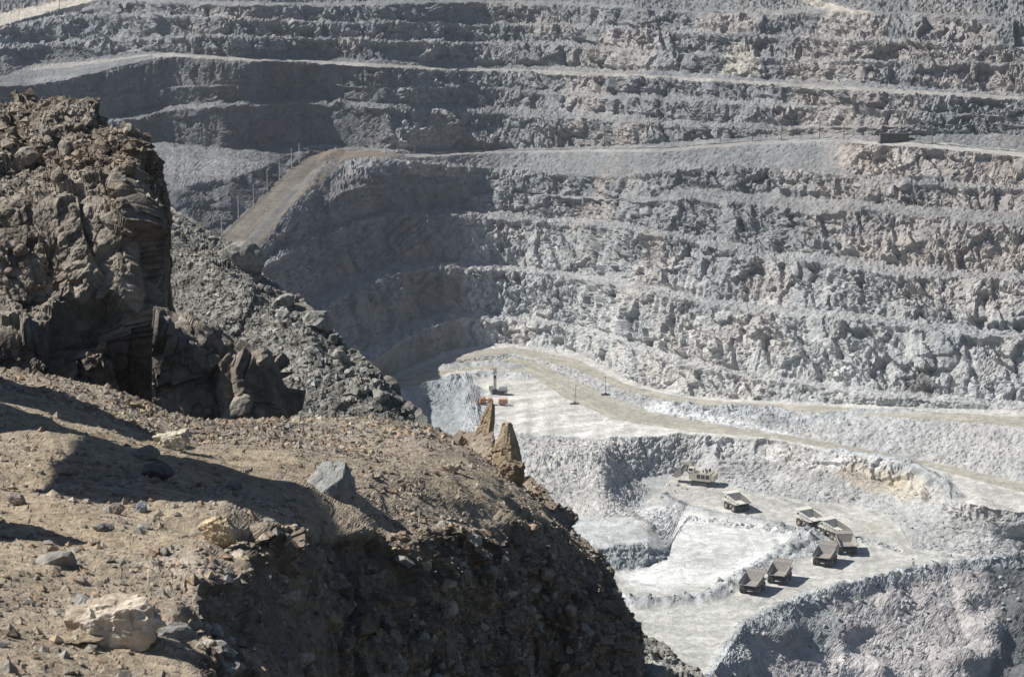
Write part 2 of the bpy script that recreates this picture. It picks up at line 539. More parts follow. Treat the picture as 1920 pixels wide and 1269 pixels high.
line('berm', [(-260, 745), (600, 738), (690, 684), (740, 648), (800, 616), (850, 598), (870, 597), (1000, 607), (1100, 624), (1150, 637), (1180, 649), (1280, 685), (1412, 710), (1545, 729), (1658, 741), (1753, 748), (1866, 760), (1920, 763), (2200, 772)], z=[(-260, -225), (2200, -225)], s=[(-260, 1), (865, 1.6), (960, 1.5), (1150, 1.6), (1300, 1.4), (2200, 1.2)], zr=[(-400, 856)], j=2)
line('faceD', [(-260, 700), (600, 702), (680, 656), (700, 640), (740, 613), (800, 592), (840, 584), (870, 584), (1000, 597), (1100, 612), (1150, 624), (1180, 636), (1280, 671), (1412, 697), (1545, 716), (1658, 729), (1753, 736), (1866, 749), (1920, 753), (2200, 763)], s=[(-260, .05), (870, .06), (1200, .2), (2200, .3)])
line('berm', [(-260, 650), (400, 706), (560, 613), (600, 586), (640, 559), (680, 536), (730, 516), (790, 504), (830, 501), (870, 502), (1000, 512), (1150, 533), (1280, 562), (1337, 573), (1431, 586), (1620, 602), (1753, 620), (1885, 634), (1920, 637), (2200, 660)], z=[(-260, -199), (760, -199), (890, -203), (2200, -203)], s=[(-260, 1.2), (870, 1.3), (950, 1.3), (1200, 1.4), (2200, 1.4)], zr=[(-400, 856)], j=2)
line('faceC', [(-260, 600), (400, 672), (560, 581), (600, 553), (640, 530), (680, 512), (730, 497), (800, 491), (870, 491), (1000, 501), (1150, 520), (1280, 548), (1337, 558), (1431, 570), (1620, 586), (1753, 604), (1885, 618), (1920, 620), (2200, 643)], s=[(-260, .05), (870, .06), (1200, .15), (2200, .25)])
line('berm', [(-260, 560), (400, 566), (440, 540), (470, 522), (490, 511), (560, 465), (600, 441), (640, 429), (680, 416), (723, 405), (760, 402), (818, 402), (870, 405), (893, 405), (980, 415), (1075, 421), (1170, 431), (1280, 449), (1450, 490), (1583, 500), (1696, 518), (1920, 530), (2200, 552)], z=[(-260, -173.5), (760, -174.5), (890, -181), (2200, -181)], s=[(-260, 1.2), (870, 1.3), (950, 1.3), (1200, 1.4), (2200, 1.4)], zr=[(-400, 856)], j=2)
line('faceA', [(-260, 552), (400, 564), (440, 528), (470, 506), (500, 486), (560, 450), (600, 430), (620, 425), (640, 421), (680, 408), (723, 394), (818, 390), (893, 391), (980, 403), (1075, 409), (1170, 415), (1280, 433), (1450, 473), (1583, 482), (1696, 499), (1920, 511), (2200, 532)], s=[(-260, .03), (870, .06), (1200, .15), (2200, .25)])
line('subberm', [(-260, 545), (400, 563), (440, 520), (470, 497), (560, 420), (605, 390), (646, 362), (680, 352), (750, 345), (870, 350), (980, 363), (1075, 370), (1150, 376), (1200, 382), (1280, 372), (1431, 385), (1526, 398), (1620, 393), (1734, 406), (1920, 428), (2200, 445)], s=[(-260, 1), (600, 1.4), (690, 4), (732, 1.5), (880, 1.4), (1200, 1.4), (2200, 1.35)], j=2)
line('faceA2', [(-260, 544), (400, 562.5), (440, 518), (470, 495), (560, 418), (605, 388), (646, 360), (680, 349), (750, 342), (870, 347), (980, 360), (1075, 367), (1150, 372), (1200, 374), (1280, 350), (1469, 368), (1620, 376), (1753, 388), (1920, 393), (2200, 405)], s=[(-260, 1), (600, 1.4), (690, 4), (732, 1.5), (880, 1.4), (1100, 1.5), (1250, .3), (2200, .4)])
line('berm', [(-260, 543), (400, 562.3), (440, 514), (466, 491), (500, 451), (543, 401), (605, 349), (646, 307), (680, 298), (750, 301), (780, 304), (942, 318), (1132, 332), (1200, 327), (1280, 314), (1375, 311), (1560, 328), (1715, 342), (1920, 355), (2200, 372)], z=rampz([(400, 562.3), (440, 514), (466, 491), (500, 451), (543, 401), (605, 349), (646, 307)]) + [(680, -147.6), (735, -147)], s=[(-260, 1), (600, 1.5), (690, 4), (732, 1.5), (880, 1.4), (2200, 1.35)], zr=[(-400, 730)], j=1.5)
line('talusA', [(-260, 542), (400, 562), (440, 513), (466, 488.5), (500, 448.5), (543, 397), (605, 345), (646, 303), (680, 295), (750, 298), (780, 300), (942, 313), (1132, 326), (1200, 321), (1280, 307), (1375, 304), (1560, 321), (1715, 335), (1920, 347), (2200, 364)], z=rampz([(400, 562), (440, 513), (466, 488.5), (500, 448.5), (543, 397), (605, 345), (646, 303)]) + [(680, -147.6), (735, -147)], s=[(-260, .05), (2200, .1)], zr=[(-400, 730)])
line('ramp', [(-260, 541)] + ramp_r + [(680, 291), (780, 296), (850, 291), (900, 288), (1000, 286), (1100, 284), (1240, 285), (1400, 271), (1560, 264), (1620, 270), (1715, 275), (1920, 294), (2200, 312)], z=rampz(ramp_r) + [(680, -147.6), (735, -147)], s=[(-260, .05), (700, .3), (800, .65), (1540, .7), (1620, 2.0), (2200, 2.0)], zr=[(-400, 730)], j=.4)
line('rampwall', [(-260, 540)] + ramp_l + [(590, 288), (620, 283), (680, 284), (780, 289), (850, 286), (900, 284), (1000, 282), (1100, 280), (1240, 279), (1400, 266), (1560, 259), (1620, 265), (1715, 268), (1920, 286), (2200, 302)], z=rampz(ramp_l) + [(590, -148), (735, -146.8)], s=[(-260, .05), (2200, .05)], zr=[(-400, 730)], j=.4)
line('terrace', [(-260, 420), (200, 385), (329, 357), (378, 341), (435, 334), (492, 315), (522, 300), (537, 292), (552, 290), (566, 292), (590, 285), (620, 281), (680, 282), (780, 287), (850, 285), (1000, 281), (1240, 278), (1400, 265), (1620, 264), (1715, 267), (1920, 285), (2200, 301)], z=[(-260, -147.5), (566, -147.5), (590, -147.9), (735, -146.7)], s=[(-260, 1), (2200, .05)], zr=[(-400, 730)])
line('faceF', [(-260, 300), (200, 268), (303, 264), (378, 273), (443, 280), (530, 273), (640, 275), (746, 280), (829, 281), (1018, 278), (1132, 274), (1280, 266), (1400, 258), (1545, 250), (1620, 254), (1722, 253), (1800, 250), (1920, 250), (2200, 248)], s=[(-260, .02), (1300, .06), (1560, .3), (1750, .45), (2200, .5)])
line('berm', [(-260, 255), (223, 228), (310, 209), (397, 200), (488, 198), (567, 192), (640, 199), (753, 203), (905, 211), (1018, 221), (1113, 225), (1207, 232), (1280, 238), (1431, 241), (1556, 240), (1640, 238), (1722, 236), (1920, 236), (2200, 236)], s=[(-260, 7), (695, 7), (732, 1.35), (2200, 1.35)], j=2)
line('faceG', [(-260, 245), (223, 218), (310, 199), (397, 191), (488, 189), (567, 183), (640, 190), (753, 194), (905, 196), (1018, 206), (1113, 210), (1207, 218), (1280, 226), (1431, 232), (1556, 236), (1640, 236), (1722, 234), (1920, 234), (2200, 234)], s=[(-260, .1), (700, .1), (760, .35), (2200, .4)])
line('subberm', [(-260, 205), (223, 180), (314, 164), (400, 160), (600, 160), (700, 165), (740, 166), (765, 163), (905, 165), (980, 174), (1113, 182), (1207, 186), (1280, 190), (1431, 197), (1556, 204), (1660, 207), (1920, 224), (2200, 226)], s=[(-260, 7), (695, 7), (732, 1.35), (2200, 1.35)], j=1.5)
line('faceH', [(-260, 204), (223, 179), (314, 163), (400, 159), (600, 159), (700, 164), (740, 163), (765, 154), (905, 156), (980, 165), (1113, 174), (1207, 177), (1280, 181), (1431, 188), (1556, 198), (1660, 203), (1920, 221), (2200, 223)], s=[(-260, 7), (695, 7), (732, .3), (2200, .35)])
line('road3', [(-260, 180), (0, 162), (68, 159), (130, 148), (200, 132), (287, 110), (321, 105), (427, 113), (560, 117), (640, 122), (829, 132), (1018, 138), (1170, 145), (1318, 152), (1469, 162), (1620, 171), (1920, 188), (2200, 200)], s=[(-260, 7), (695, 7), (732, 1.35), (2200, 1.35)], j=1.2)
line('talusB', [(-260, 165), (0, 145), (57, 122), (159, 115), (287, 101), (321, 99), (427, 107), (560, 111), (640, 116), (829, 126), (1018, 132), (1170, 139), (1318, 146), (1469, 156), (1620, 165), (1920, 181), (2200, 193)], s=[(-260, .2), (200, .06), (2200, .05)], j=.3)
line('faceI', [(-260, 140), (0, 120), (57, 114), (159, 108), (270, 97), (300, 97), (427, 105), (560, 108), (640, 108), (753, 112), (875, 117), (905, 121), (1060, 123), (1170, 131), (1280, 133), (1431, 148), (1575, 151), (1753, 163), (1920, 174), (2200, 186)], s=[(-260, .3), (2200, .4)])
line('berm', [(-260, 108), (0, 92), (38, 89), (208, 77), (270, 74), (340, 72), (435, 70), (567, 72), (700, 78), (822, 81), (905, 83), (1060, 88), (1170, 97), (1280, 103), (1431, 110), (1575, 113), (1753, 115), (1920, 122), (2200, 130)], s=[(-260, .7), (250, .8), (320, 5), (580, 5), (680, 1.6), (2200, 1.35)], j=1.5)
line('faceJ', [(-260, 100), (0, 83), (38, 82), (208, 70), (270, 68), (340, 66), (435, 65), (567, 67), (700, 72), (822, 73), (905, 76), (1060, 80), (1170, 92), (1280, 99), (1431, 106), (1575, 109), (1753, 111), (1920, 118), (2200, 126)], s=[(-260, .06), (2200, .15)])
line('berm', [(-260, 75), (0, 60), (60, 45), (140, 27), (260, 30), (416, 34), (480, 38), (640, 45), (742, 41), (882, 46), (1056, 50), (1113, 52), (1280, 62), (1431, 67), (1605, 74), (1810, 84), (1920, 90), (2200, 98)], s=[(-260, .5), (250, .8), (320, 1.5), (2200, 1.6)], j=1)
line('faceK', [(-260, 68), (0, 55), (60, 38), (140, 22), (260, 25), (416, 29), (480, 33), (640, 41), (742, 37), (882, 42), (1056, 45), (1113, 47), (1280, 57), (1431, 62), (1605, 68), (1810, 78), (1920, 85), (2200, 93)], s=[(-260, .06), (2200, .12)])
line('road4', [(-260, 62), (0, 50), (60, 32), (113, 16), (181, 1), (300, 6), (420, 10), (640, 12), (742, 8), (882, 5), (961, 11), (1109, 12), (1280, 26), (1431, 28), (1582, 22), (1650, 26), (1770, 31), (1920, 40), (2200, 50)], s=[(-260, .5), (250, .8), (600, 1.6), (1150, 1.5), (1300, .8), (2200, .8)])
line('upper', [(-260, 40), (0, 23), (113, 3), (181, -9), (420, 2), (640, 4), (742, 0), (882, -3), (1109, 5), (1280, 19), (1431, 22), (1522, 12), (1582, 16), (1650, 20), (1770, 25), (1920, 33), (2200, 42)], s=[(-260, .05), (2200, .1)])
line('upper', [(-260, 0), (0, -20), (2200, -20)], s=[(-260, .5), (2200, .45)])
line('upper', [(-260, -110), (2200, -110)], s=[(-260, .4), (2200, .4)])
line('end', [(-260, -190), (2200, -190)], s=[(-260, .02), (2200, .02)])

us = np.concatenate([np.arange(-240, -40, 8.0), np.arange(-40, 980, 2.85), np.arange(980, 1220, 1.6), np.arange(1220, 1965, 2.85), np.arange(1965, 2180, 8.0)])
uu_ = np.arange(-240, 2182, 2.75)
PL = [{c: np.interp(us, uu_, l[c]) for c in 'vxyz'} for l in build_lines(L_, uu_, smooth=5.0, jit=1.3, step=8.0)]
P, V, strip, tt = loft(PL, us, None, 2.85)
R_, C_ = P.shape[:2]
U = np.tile(us, (R_, 1))
types = [l['t'] for l in L_]
Nn = grid_normals(P, 3, 4)

AMP = dict(dump=.32, floor=.06, rubble=.9, patch=.12, muck=.45, muck2=.45, shovelface=.9, pad=.10, road=.06, bank=.55, road2=.06, apron=.3, faceE=1.27, berm=.6, faceD=1.61, faceC=1.70, faceA=1.61, subberm=.5, faceA2=1.53, talusA=.45, ramp=.05, rampwall=1.4, terrace=.35, faceF=1.70, faceG=1.61, faceH=1.61, road3=.15, talusB=.5, faceI=1.78, faceJ=1.70, faceK=1.53, road4=.3, upper=1.2, end=.5)
ROCK = {k: (1.0 if k.startswith('face') or k in ('shovelface', 'rampwall') else 0.0) for k in AMP}
amp = np.array([AMP[types[s]] for s in strip])[:, None] * np.ones((1, C_))
rockw = np.array([ROCK[types[s]] for s in strip])[:, None] * np.ones((1, C_))
# thickness of the strip at every column: collapsed strips carry no relief of their own
thick = np.stack([np.sqrt(sum((PL[k + 1][c] - PL[k][c]) ** 2 for c in 'xyz')) for k in range(len(PL) - 1)])
tk = thick[strip]
amp *= 0.15 + 0.85 * ss(0.5, 6, tk)
rockw *= ss(1.5, 7, tk)
right_face = ((np.array([types[q] for q in strip]) == 'talusA')[:, None]) * ss(1560, 1610, U)
pile = (np.isin(np.array([types[q] for q in strip]), ['shovelface', 'muck', 'muck2']))[:, None]
rockw *= 1 - pile * (1 - ss(1290, 1340, U))
amp *= 1 - pile * (1 - ss(1130, 1140, U)) * .45
amp *= 1 - .85 * (np.isin(np.array([types[q] for q in strip]), ['muck', 'muck2']))[:, None] * ss(1195, 1215, U) * (1 - ss(1320, 1350, U)) * (1 - ss(950, 962, V))
rockw = np.maximum(rockw, right_face); amp = np.maximum(amp, 1.5 * right_face)
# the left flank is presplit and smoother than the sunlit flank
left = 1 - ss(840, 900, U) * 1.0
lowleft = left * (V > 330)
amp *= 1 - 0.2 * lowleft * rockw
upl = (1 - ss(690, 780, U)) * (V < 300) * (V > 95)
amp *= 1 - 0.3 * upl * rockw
# faces that carry no berm in the middle
amp = blur2(amp, 3, 0); rockw = blur2(rockw, 3, 0)

X = P.reshape(-1, 3)
# strike-wise rotation gives the oblique jointing
def rotp(p, az, tilt):
    ca, sa = math.cos(az), math.sin(az)
    x = p[:, 0] * ca + p[:, 1] * sa; y = -p[:, 0] * sa + p[:, 1] * ca
    ct, st = math.cos(tilt), math.sin(tilt)
    return np.stack([x * ct + p[:, 2] * st, y, -x * st + p[:, 2] * ct], -1)
warp = np.stack([fbm(X / 14 + 3, 2, 21), fbm(X / 14 + 9, 2, 22), fbm(X / 14 + 5, 2, 23)], -1) * 2.2
Xw = X + warp
q = rotp(Xw, -0.5, 0.55)
f1, e1 = facet(q / np.array([8, 10, 15.0]), 1, 1.2, True)
f2, e2 = facet(rotp(Xw, -0.5, 0.75) / np.array([3.0, 5.0, 6.5]), 2, 1.3, True)
f3, e3 = facet(rotp(Xw, -0.3, 0.35) / np.array([1.7, 2.2, 2.6]), 3, 1.5)
n1 = fbm(X / 30, 3, 31)
n2 = fbm(X / 2.2, 3, 41)
n3 = fbm(X / 7, 3, 51)
ribs = 1 - np.abs(vnoise(np.stack([(X[:, 0] - X[:, 1] * 0.6) / 1.9, X[:, 2] / 22, X[:, 1] / 60], -1), 61))
zone = ss(-0.15, 0.35, fbm(X / 40 + 50, 2, 71))          # where drill-hole ribs survive
f0, e0 = facet(rotp(Xw, -0.4, 0.3) / np.array([19, 19, 24.0]), 4, 1.4, True)
slab = ss(-.45, .35, fbm(X / 16 + 70, 2, 73))                # smooth slabs alternate with shattered ground
shelter = ((1 - ss(840, 900, U)) * (V > 330) + (1 - ss(690, 780, U)) * (V < 300) * (V > 95)).reshape(-1)
f2 = f2 * (1 - .6 * shelter); f3 = f3 * (1 - .6 * shelter); f1 = f1 * (1 - .35 * shelter); f0 = f0 * (1 - .3 * shelter)
drock = 2.5 * f0 + 2.1 * f1 + (.40 + .75 * slab) * (1.3 * f2 + .65 * f3) + 1.1 * n1 + 0.18 * n2 + 0.7 * zone * (ribs - 0.6) * (1.2 + shelter) - 0.4 * np.exp(-e1 * 18) - 0.3 * slab * np.exp(-e2 * 12)
f4, e4 = facet(X / np.array([1.5, 1.5, 1.5]), 5, 1.3)
dsoft = 1.1 * n3 + 0.8 * n2 + 0.9 * f4 + 0.4 * f3
rw = rockw.reshape(-1); am = amp.reshape(-1)
disp = am * (rw * drock + (1 - rw) * dsoft)
# smooth driving surfaces
drive = np.array([types[s] in ('road', 'road2', 'ramp', 'floor', 'patch', 'pad', 'road3') for s in strip])
D = disp.reshape(R_, C_)
Nd = Nn.copy()
heap = (np.array([types[q] == 'dump' for q in strip])[:, None] * np.clip(fbm(X / 16 + 33, 2, 75).reshape(R_, C_), -.2, 1) * 5.0 * np.sin(np.pi * np.clip(np.tile(tt[:, None], (1, C_)), 0, 1)))
D = D + heap
P2 = P + Nd * D[..., None]

# gravel ridges and windrows (plan lines on their level)
def ridge(uv, z, h, w, rows, seed, rough=.5):
    global P2
    pts = at_z(np.array([p[0] for p in uv], float), np.array([p[1] for p in uv], float), z)[:, :2]
    sel = np.isin(np.array([types[s] for s in strip]), rows)
    d = poly_dist(P[sel][..., 0], P[sel][..., 1], pts)
    q3 = P[sel].reshape(-1, 3)
    nz = (fbm(q3 / 3.5, 3, seed) * rough).reshape(d.shape)
    nz2 = facet(q3 / 1.6, seed + 3, 1.4)[0].reshape(d.shape)
    prof = np.clip(1 - d / (w * (1 + .25 * nz)), 0, 1)
    dz = h * prof ** .9 * (1 + nz + .7 * nz2 * rough)
    tmp = P2[sel]
    tmp[..., 2] += dz
    P2[sel] = tmp
    full = np.zeros((R_, C_)); full[sel] = np.clip(prof * 2.5, 0, 1)
    return full
FL = ['dump', 'floor', 'rubble', 'patch', 'muck', 'muck2']
rub = np.zeros((R_, C_))
rub = np.maximum(rub, ridge([(1140, 1118), (1200, 1132), (1300, 1124), (1345, 1112), (1400, 1078), (1450, 1046), (1500, 1018), (1512, 1004)], -255, 2.2, 5.5, FL, 201))
rub = np.maximum(rub, ridge([(1480, 1040), (1520, 1022), (1512, 1000)], -255, 1.6, 9, FL, 203))
rub = np.maximum(rub, ridge([(1240, 930), (1285, 950), (1335, 962), (1400, 972), (1460, 984), (1500, 998)], -255, 1.0, 3.0, FL, 205))
rub = np.maximum(rub, ridge([(1300, 1300), (1345, 1266), (1372, 1216), (1402, 1172), (1463, 1142), (1514, 1118), (1613, 1094), (1711, 1071), (1805, 1059), (1920, 1043), (2150, 1012)], -255, 2.0, 5, FL, 207))
ridge([(1010, 880), (1060, 878), (1105, 872)], -243, 4.5, 26, ['muck', 'muck2', 'shovelface'], 225, .25)
BK = ['road', 'bank', 'road2', 'pad', 'apron', 'shovelface']
rub = np.maximum(rub, ridge([(1270, 762), (1330, 772), (1390, 776), (1430, 780), (1445, 790)], -239, 3.0, 9, BK, 209))
rub = np.maximum(rub, ridge([(1440, 772), (1602, 781), (1734, 791), (1920, 805)], -233, 1.4, 5, ['bank', 'road2'], 211))
rub = np.maximum(rub, ridge([(835, 690), (880, 684), (930, 682), (965, 688)], -240, 1.6, 8, BK, 213))
rub = np.maximum(rub, ridge([(850, 712), (880, 706), (915, 703), (975, 706)], -240, 2.2, 8, BK, 215))
rub = np.maximum(rub, ridge([(880, 730), (885, 760), (900, 800)], -240, 2.0, 8, BK + ['muck', 'muck2'], 217))
rub = np.maximum(rub, ridge([(1570, 846), (1698, 865), (1770, 905), (1792, 930)], -240, 1.2, 4, BK, 219))
rub = np.maximum(rub, ridge([(470, 490), (505, 449), (545, 399), (606, 347), (650, 304), (690, 297)], -160, 2.0, 6, ['berm', 'talusA', 'faceA2', 'ramp'], 221) * 0)
rub = np.maximum(rub, ridge([(593, 289), (605, 287), (620, 288)], -151, 1.2, 7, ['ramp', 'rampwall', 'talusA', 'terrace'], 223))

# --- albedo of the ground (the colour of rock, dust and stains; left flank also carries its shade)
C3 = np.zeros((R_, C_, 3))
def base(tn, c):
    C3[np.array([types[s] in tn for s in strip])] = c
GREY = np.array([.225, .23, .235]); PINK = np.array([.33, .30, .28]); PALE = np.array([.44, .437, .43]); WHITE = np.array([.66, .66, .65])
C3[:] = GREY
nA = fbm(X / 55 + 4, 3, 81).reshape(R_, C_); nB = fbm(X * np.array([1 / 6., 1 / 6., 1 / 16.]), 3, 83).reshape(R_, C_); nC = fbm(X / 20 + 8, 3, 85).reshape(R_, C_)
lvl = ss(-150, -235, P[..., 2])                # rock gets paler towards the bottom of the pit
lvl_r = lvl[..., None]
rockc = GREY * (1 - lvl_r) + PALE * lvl_r * np.array([.95, .97, .98])
pk = (ss(0.0, .5, nA + .25 * nC) * .75)[..., None]
rockc = rockc * (1 - pk) + (PINK * (1 - lvl_r) + PALE * np.array([1.05, 1.0, .96]) * lvl_r) * pk
wh = (ss(.35, .8, nB + .3 * nC) * (.12 + .35 * lvl))[..., None]
rockc = rockc * (1 - wh) + WHITE * wh
dk = (ss(.35, .8, -nC) * .35)[..., None]
rockc = rockc * (1 - dk) + rockc * np.array([.62, .70, .78]) * dk
# left flank: its bluish shade is put into the rock colour, with brown stains
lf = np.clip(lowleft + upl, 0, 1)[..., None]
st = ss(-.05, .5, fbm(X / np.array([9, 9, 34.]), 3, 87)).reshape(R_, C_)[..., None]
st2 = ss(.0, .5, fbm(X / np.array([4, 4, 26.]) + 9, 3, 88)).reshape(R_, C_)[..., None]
rock_shaded = np.array([.13, .135, .142]) * (1 - .6 * st) + np.array([.085, .065, .055]) * .6 * st
rock_shaded = rock_shaded * (1 - .35 * st2) + np.array([.185, .19, .195]) * .35 * st2
rockc = rockc * (1 - .85 * lf) + rock_shaded * .85 * lf
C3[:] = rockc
# loose material
loosec = GREY * .84 * (1 - lvl_r) + PALE * np.array([.80, .81, .82]) * lvl_r
soft = np.clip(1 - rockw, 0, 1)[..., None]
C3 = C3 * (1 - soft * .6) + loosec * soft * .6
jU = U + 7 * nC + 3 * nB; jV = V + 3.0 * fbm(X / 6 + 2, 3, 89).reshape(R_, C_)
def paint(poly, col, k=1.0, rows=None):
    m = in_poly(jU, jV, poly).astype(float)
    m = blur2(blur2(m, 3, 0), 3, 1) * k
    if rows is not None:
        m = m * np.isin(np.array([types[s] for s in strip]), rows)[:, None]
    C3[:] = C3 * (1 - m[..., None]) + np.array(col) * m[..., None]
base(['floor'], (.45, .445, .415)); base(['pad'], (.50, .49, .46)); base(['road', 'road2'], (.365, .345, .295)); base(['patch'], (.45, .445, .415))
base(['apron'], (.46, .45, .43))
_rs = lambda f, w, sd: vnoise(np.stack([np.tile(us / w, (R_, 1)).ravel(), np.tile((tt * f + strip * 31)[:, None], (1, C_)).ravel(), np.zeros(R_ * C_)], -1), sd).reshape(R_, C_)
roadstreak = .9 * _rs(9, 160., 91) + .9 * _rs(26, 90., 92)
isroad = np.isin(np.array([types[s] for s in strip]), ['road', 'road2', 'ramp', 'road3'])[:, None]
paint([(1185, 955), (1240, 948), (1330, 968), (1420, 982), (1490, 1000), (1470, 1025), (1420, 1058), (1370, 1090), (1330, 1110), (1260, 1118), (1190, 1112), (1160, 1085), (1240, 1060), (1262, 1020), (1230, 985)], (.63, .63, .62), .9, ['floor', 'rubble', 'patch', 'muck'])
paint([(1060, 960), (1120, 972), (1190, 975), (1235, 1010), (1230, 1030), (1120, 1026), (1050, 1020)], (.48, .51, .52), .6)
paint([(1045, 782), (1120, 785), (1200, 795), (1260, 803), (1290, 811), (1180, 818), (1060, 815)], (.60, .585, .56), .85)
paint([(1240, 752), (1330, 775), (1430, 800), (1520, 820), (1420, 806), (1280, 782), (1210, 765)], (.60, .61, .61), .8)
paint([(900, 715), (960, 705), (1010, 720), (1050, 750), (1000, 770), (930, 760), (890, 745)], (.54, .53, .48), .6)
paint([(820, 690), (880, 676), (960, 672), (1000, 682), (985, 694), (900, 690), (830, 700)], (.34, .30, .235), .8, ['road', 'bank', 'pad'])
paint([(700, 740), (740, 715), (830, 684), (840, 700), (760, 732)], (.33, .285, .22), .8)
paint([(1570, 880), (1600, 870), (1700, 888), (1690, 915), (1640, 925), (1600, 910)], (.45, .36, .24), .45, ['shovelface', 'muck', 'muck2'])
paint([(1650, 900), (1720, 880), (1740, 920), (1690, 950)], (.48, .41, .30), .4, ['shovelface', 'muck', 'muck2'])
paint([(1620, 985), (1640, 984), (1660, 990), (1650, 995), (1630, 992)], (.28, .27, .19), .8)
paint([(1245, 905), (1300, 910), (1330, 925), (1270, 930)], (.50, .42, .34), .5)
paint([(1205, 945), (1230, 922), (1255, 898), (1340, 890), (1345, 908), (1296, 944), (1262, 950), (1225, 948)], (.46, .45, .42), .9, ['muck', 'muck2', 'shovelface'])
# dump below the road: mauve grey with a dark coarse flank
isd = (np.array([types[s] == 'dump' for s in strip]))[:, None] * np.ones((1, C_))
C3 = np.where(isd[..., None] > 0, np.array([.45, .425, .415]) * (1 + .25 * nC[..., None]), C3)
paint([(1840, 1055), (1930, 1040), (2150, 1000), (2150, 1330), (1830, 1330), (1880, 1180)], (.11, .12, .125), .9, ['dump'])
paint([(1400, 1180), (1460, 1148), (1540, 1120), (1580, 1180), (1560, 1230), (1480, 1200)], (.27, .29, .30), .8, ['dump'])
paint([(1280, 1290), (1340, 1180), (1400, 1170), (1390, 1230), (1420, 1269), (1440, 1330), (1280, 1330)], (.50, .50, .48), .8, ['dump'])
# dark blue-grey rubble
paint([(1120, 1030), (1170, 1018), (1240, 1030), (1260, 1020), (1250, 1050), (1190, 1070), (1120, 1068)], (.24, .265, .28), .8, ['rubble', 'patch'])
paint([(740, 740), (800, 716), (870, 698), (890, 730), (890, 800), (820, 830), (740, 820)], (.25, .275, .29), .8)
paint([(985, 822), (1150, 822), (1175, 835), (1130, 870), (1150, 930), (1185, 965), (1120, 968), (1060, 958), (985, 980)], (.47, .455, .43), .75, ['muck', 'muck2', 'shovelface', 'patch'])
# ramp: watered brown haul road with a grey lane
tcol = np.tile(tt[:, None], (1, C_))
isr = np.array([types[s] == 'ramp' for s in strip])[:, None]
rc = np.array([.16, .14, .118]) * (1 + .10 * roadstreak[..., None])
edge = (1 - ss(.03, .08, tcol) * (1 - ss(.93, .97, tcol)))[..., None] * .6
rc = rc * (1 - edge) + np.array([.12, .10, .085]) * edge
lane = (ss(.12, .2, tcol) * (1 - ss(.40, .5, tcol)))[..., None] * (.55 + .25 * nB[..., None])
rc = rc * (1 - lane) + np.array([.205, .205, .205]) * lane
along = (V * 1.0)
corr = (np.sin(P[..., 1] * 1.35 + 2.2 * np.sin(U / 37)) > .15) * ss(.02, .06, tcol) * (1 - ss(.38, .5, tcol)) * ss(480, 470, -1 * V)
corr = ((np.sin(P[..., 1] * .95 + 1.2 * nC) * .5 + .5) * ss(.02, .08, tcol) * (1 - ss(.30, .48, tcol)))[..., None] * .16
rc = rc * (1 - corr)
mr = (isr & (U < 760))[..., None]
C3 = np.where(mr, rc, C3)
terr = (isr & (U >= 760))
C3 = np.where(terr[..., None], np.array([.27, .265, .26]), C3)
base(['road3'], (.31, .30, .28))
C3 = np.where(((np.array([types[q] == 'road3' for q in strip])[:, None]) & ((U < 57) | ((U < 285) & (tcol < .74))))[..., None], GREY * .8 * (1 + .2 * nC[..., None]), C3)
paint([(560, 300), (600, 283), (720, 284), (760, 290), (700, 294), (640, 300)], (.19, .15, .12), .8, ['ramp', 'rampwall', 'terrace', 'talusA'])
paint([(1600, 262), (1720, 266), (1930, 284), (1930, 296), (1720, 274), (1600, 272)], (.42, .41, .38), .8, ['ramp', 'rampwall', 'terrace'])
paint([(0, 20), (113, 0), (200, -10), (181, 4), (100, 22), (0, 52), (-200, 70), (-200, 40)], (.44, .40, .345), .9)
paint([(1500, -10), (1540, 0), (1600, 18), (1640, 26), (1560, 22), (1520, 12)], (.45, .41, .36), .9)
C3 *= (1 + .11 * roadstreak * isroad)[..., None]
sw = np.zeros((R_, C_))
for (cu, cv, per, sd) in ((1290, 1035, 2.2, 1), (1205, 1010, 3.1, 2), (1420, 900, 2.6, 3), (1560, 1150, 2.9, 4)):
    c0 = at_z(cu, cv, -255.0)
    rd = np.hypot(P[..., 0] - c0[0], (P[..., 1] - c0[1]) * .8)
    sw += vnoise(np.stack([rd.ravel() / per, np.arctan2(P[..., 1] - c0[1], P[..., 0] - c0[0]).ravel() * 1.5, np.full(R_ * C_, sd * 9.0)], -1), 93 + sd).reshape(R_, C_)
isfl = np.isin(np.array([types[q] for q in strip]), ['floor', 'pad', 'patch'])[:, None]
C3 *= (1 + .10 * sw * isfl)[..., None]
# pale clean patches on the sunlit flank
paint([(1365, 80), (1420, 75), (1425, 145), (1355, 140)], (.46, .43, .37), .7)
paint([(1575, 270), (1700, 275), (1930, 295), (1930, 345), (1700, 330), (1570, 315)], (.42, .37, .335), .6)
paint([(1560, 440), (1700, 450), (1930, 470), (1930, 510), (1700, 495), (1580, 480)], (.40, .355, .325), .5)
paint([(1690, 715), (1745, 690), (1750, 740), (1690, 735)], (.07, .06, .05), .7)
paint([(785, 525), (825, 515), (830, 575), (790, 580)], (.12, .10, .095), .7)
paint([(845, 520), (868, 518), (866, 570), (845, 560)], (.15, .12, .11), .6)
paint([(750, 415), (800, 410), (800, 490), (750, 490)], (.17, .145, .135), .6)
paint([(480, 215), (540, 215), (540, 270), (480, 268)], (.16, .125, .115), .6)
rb = (rub * .75)[..., None]
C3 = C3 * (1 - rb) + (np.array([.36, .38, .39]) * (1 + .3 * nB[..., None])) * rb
C3 = np.clip(C3, .02, .8)

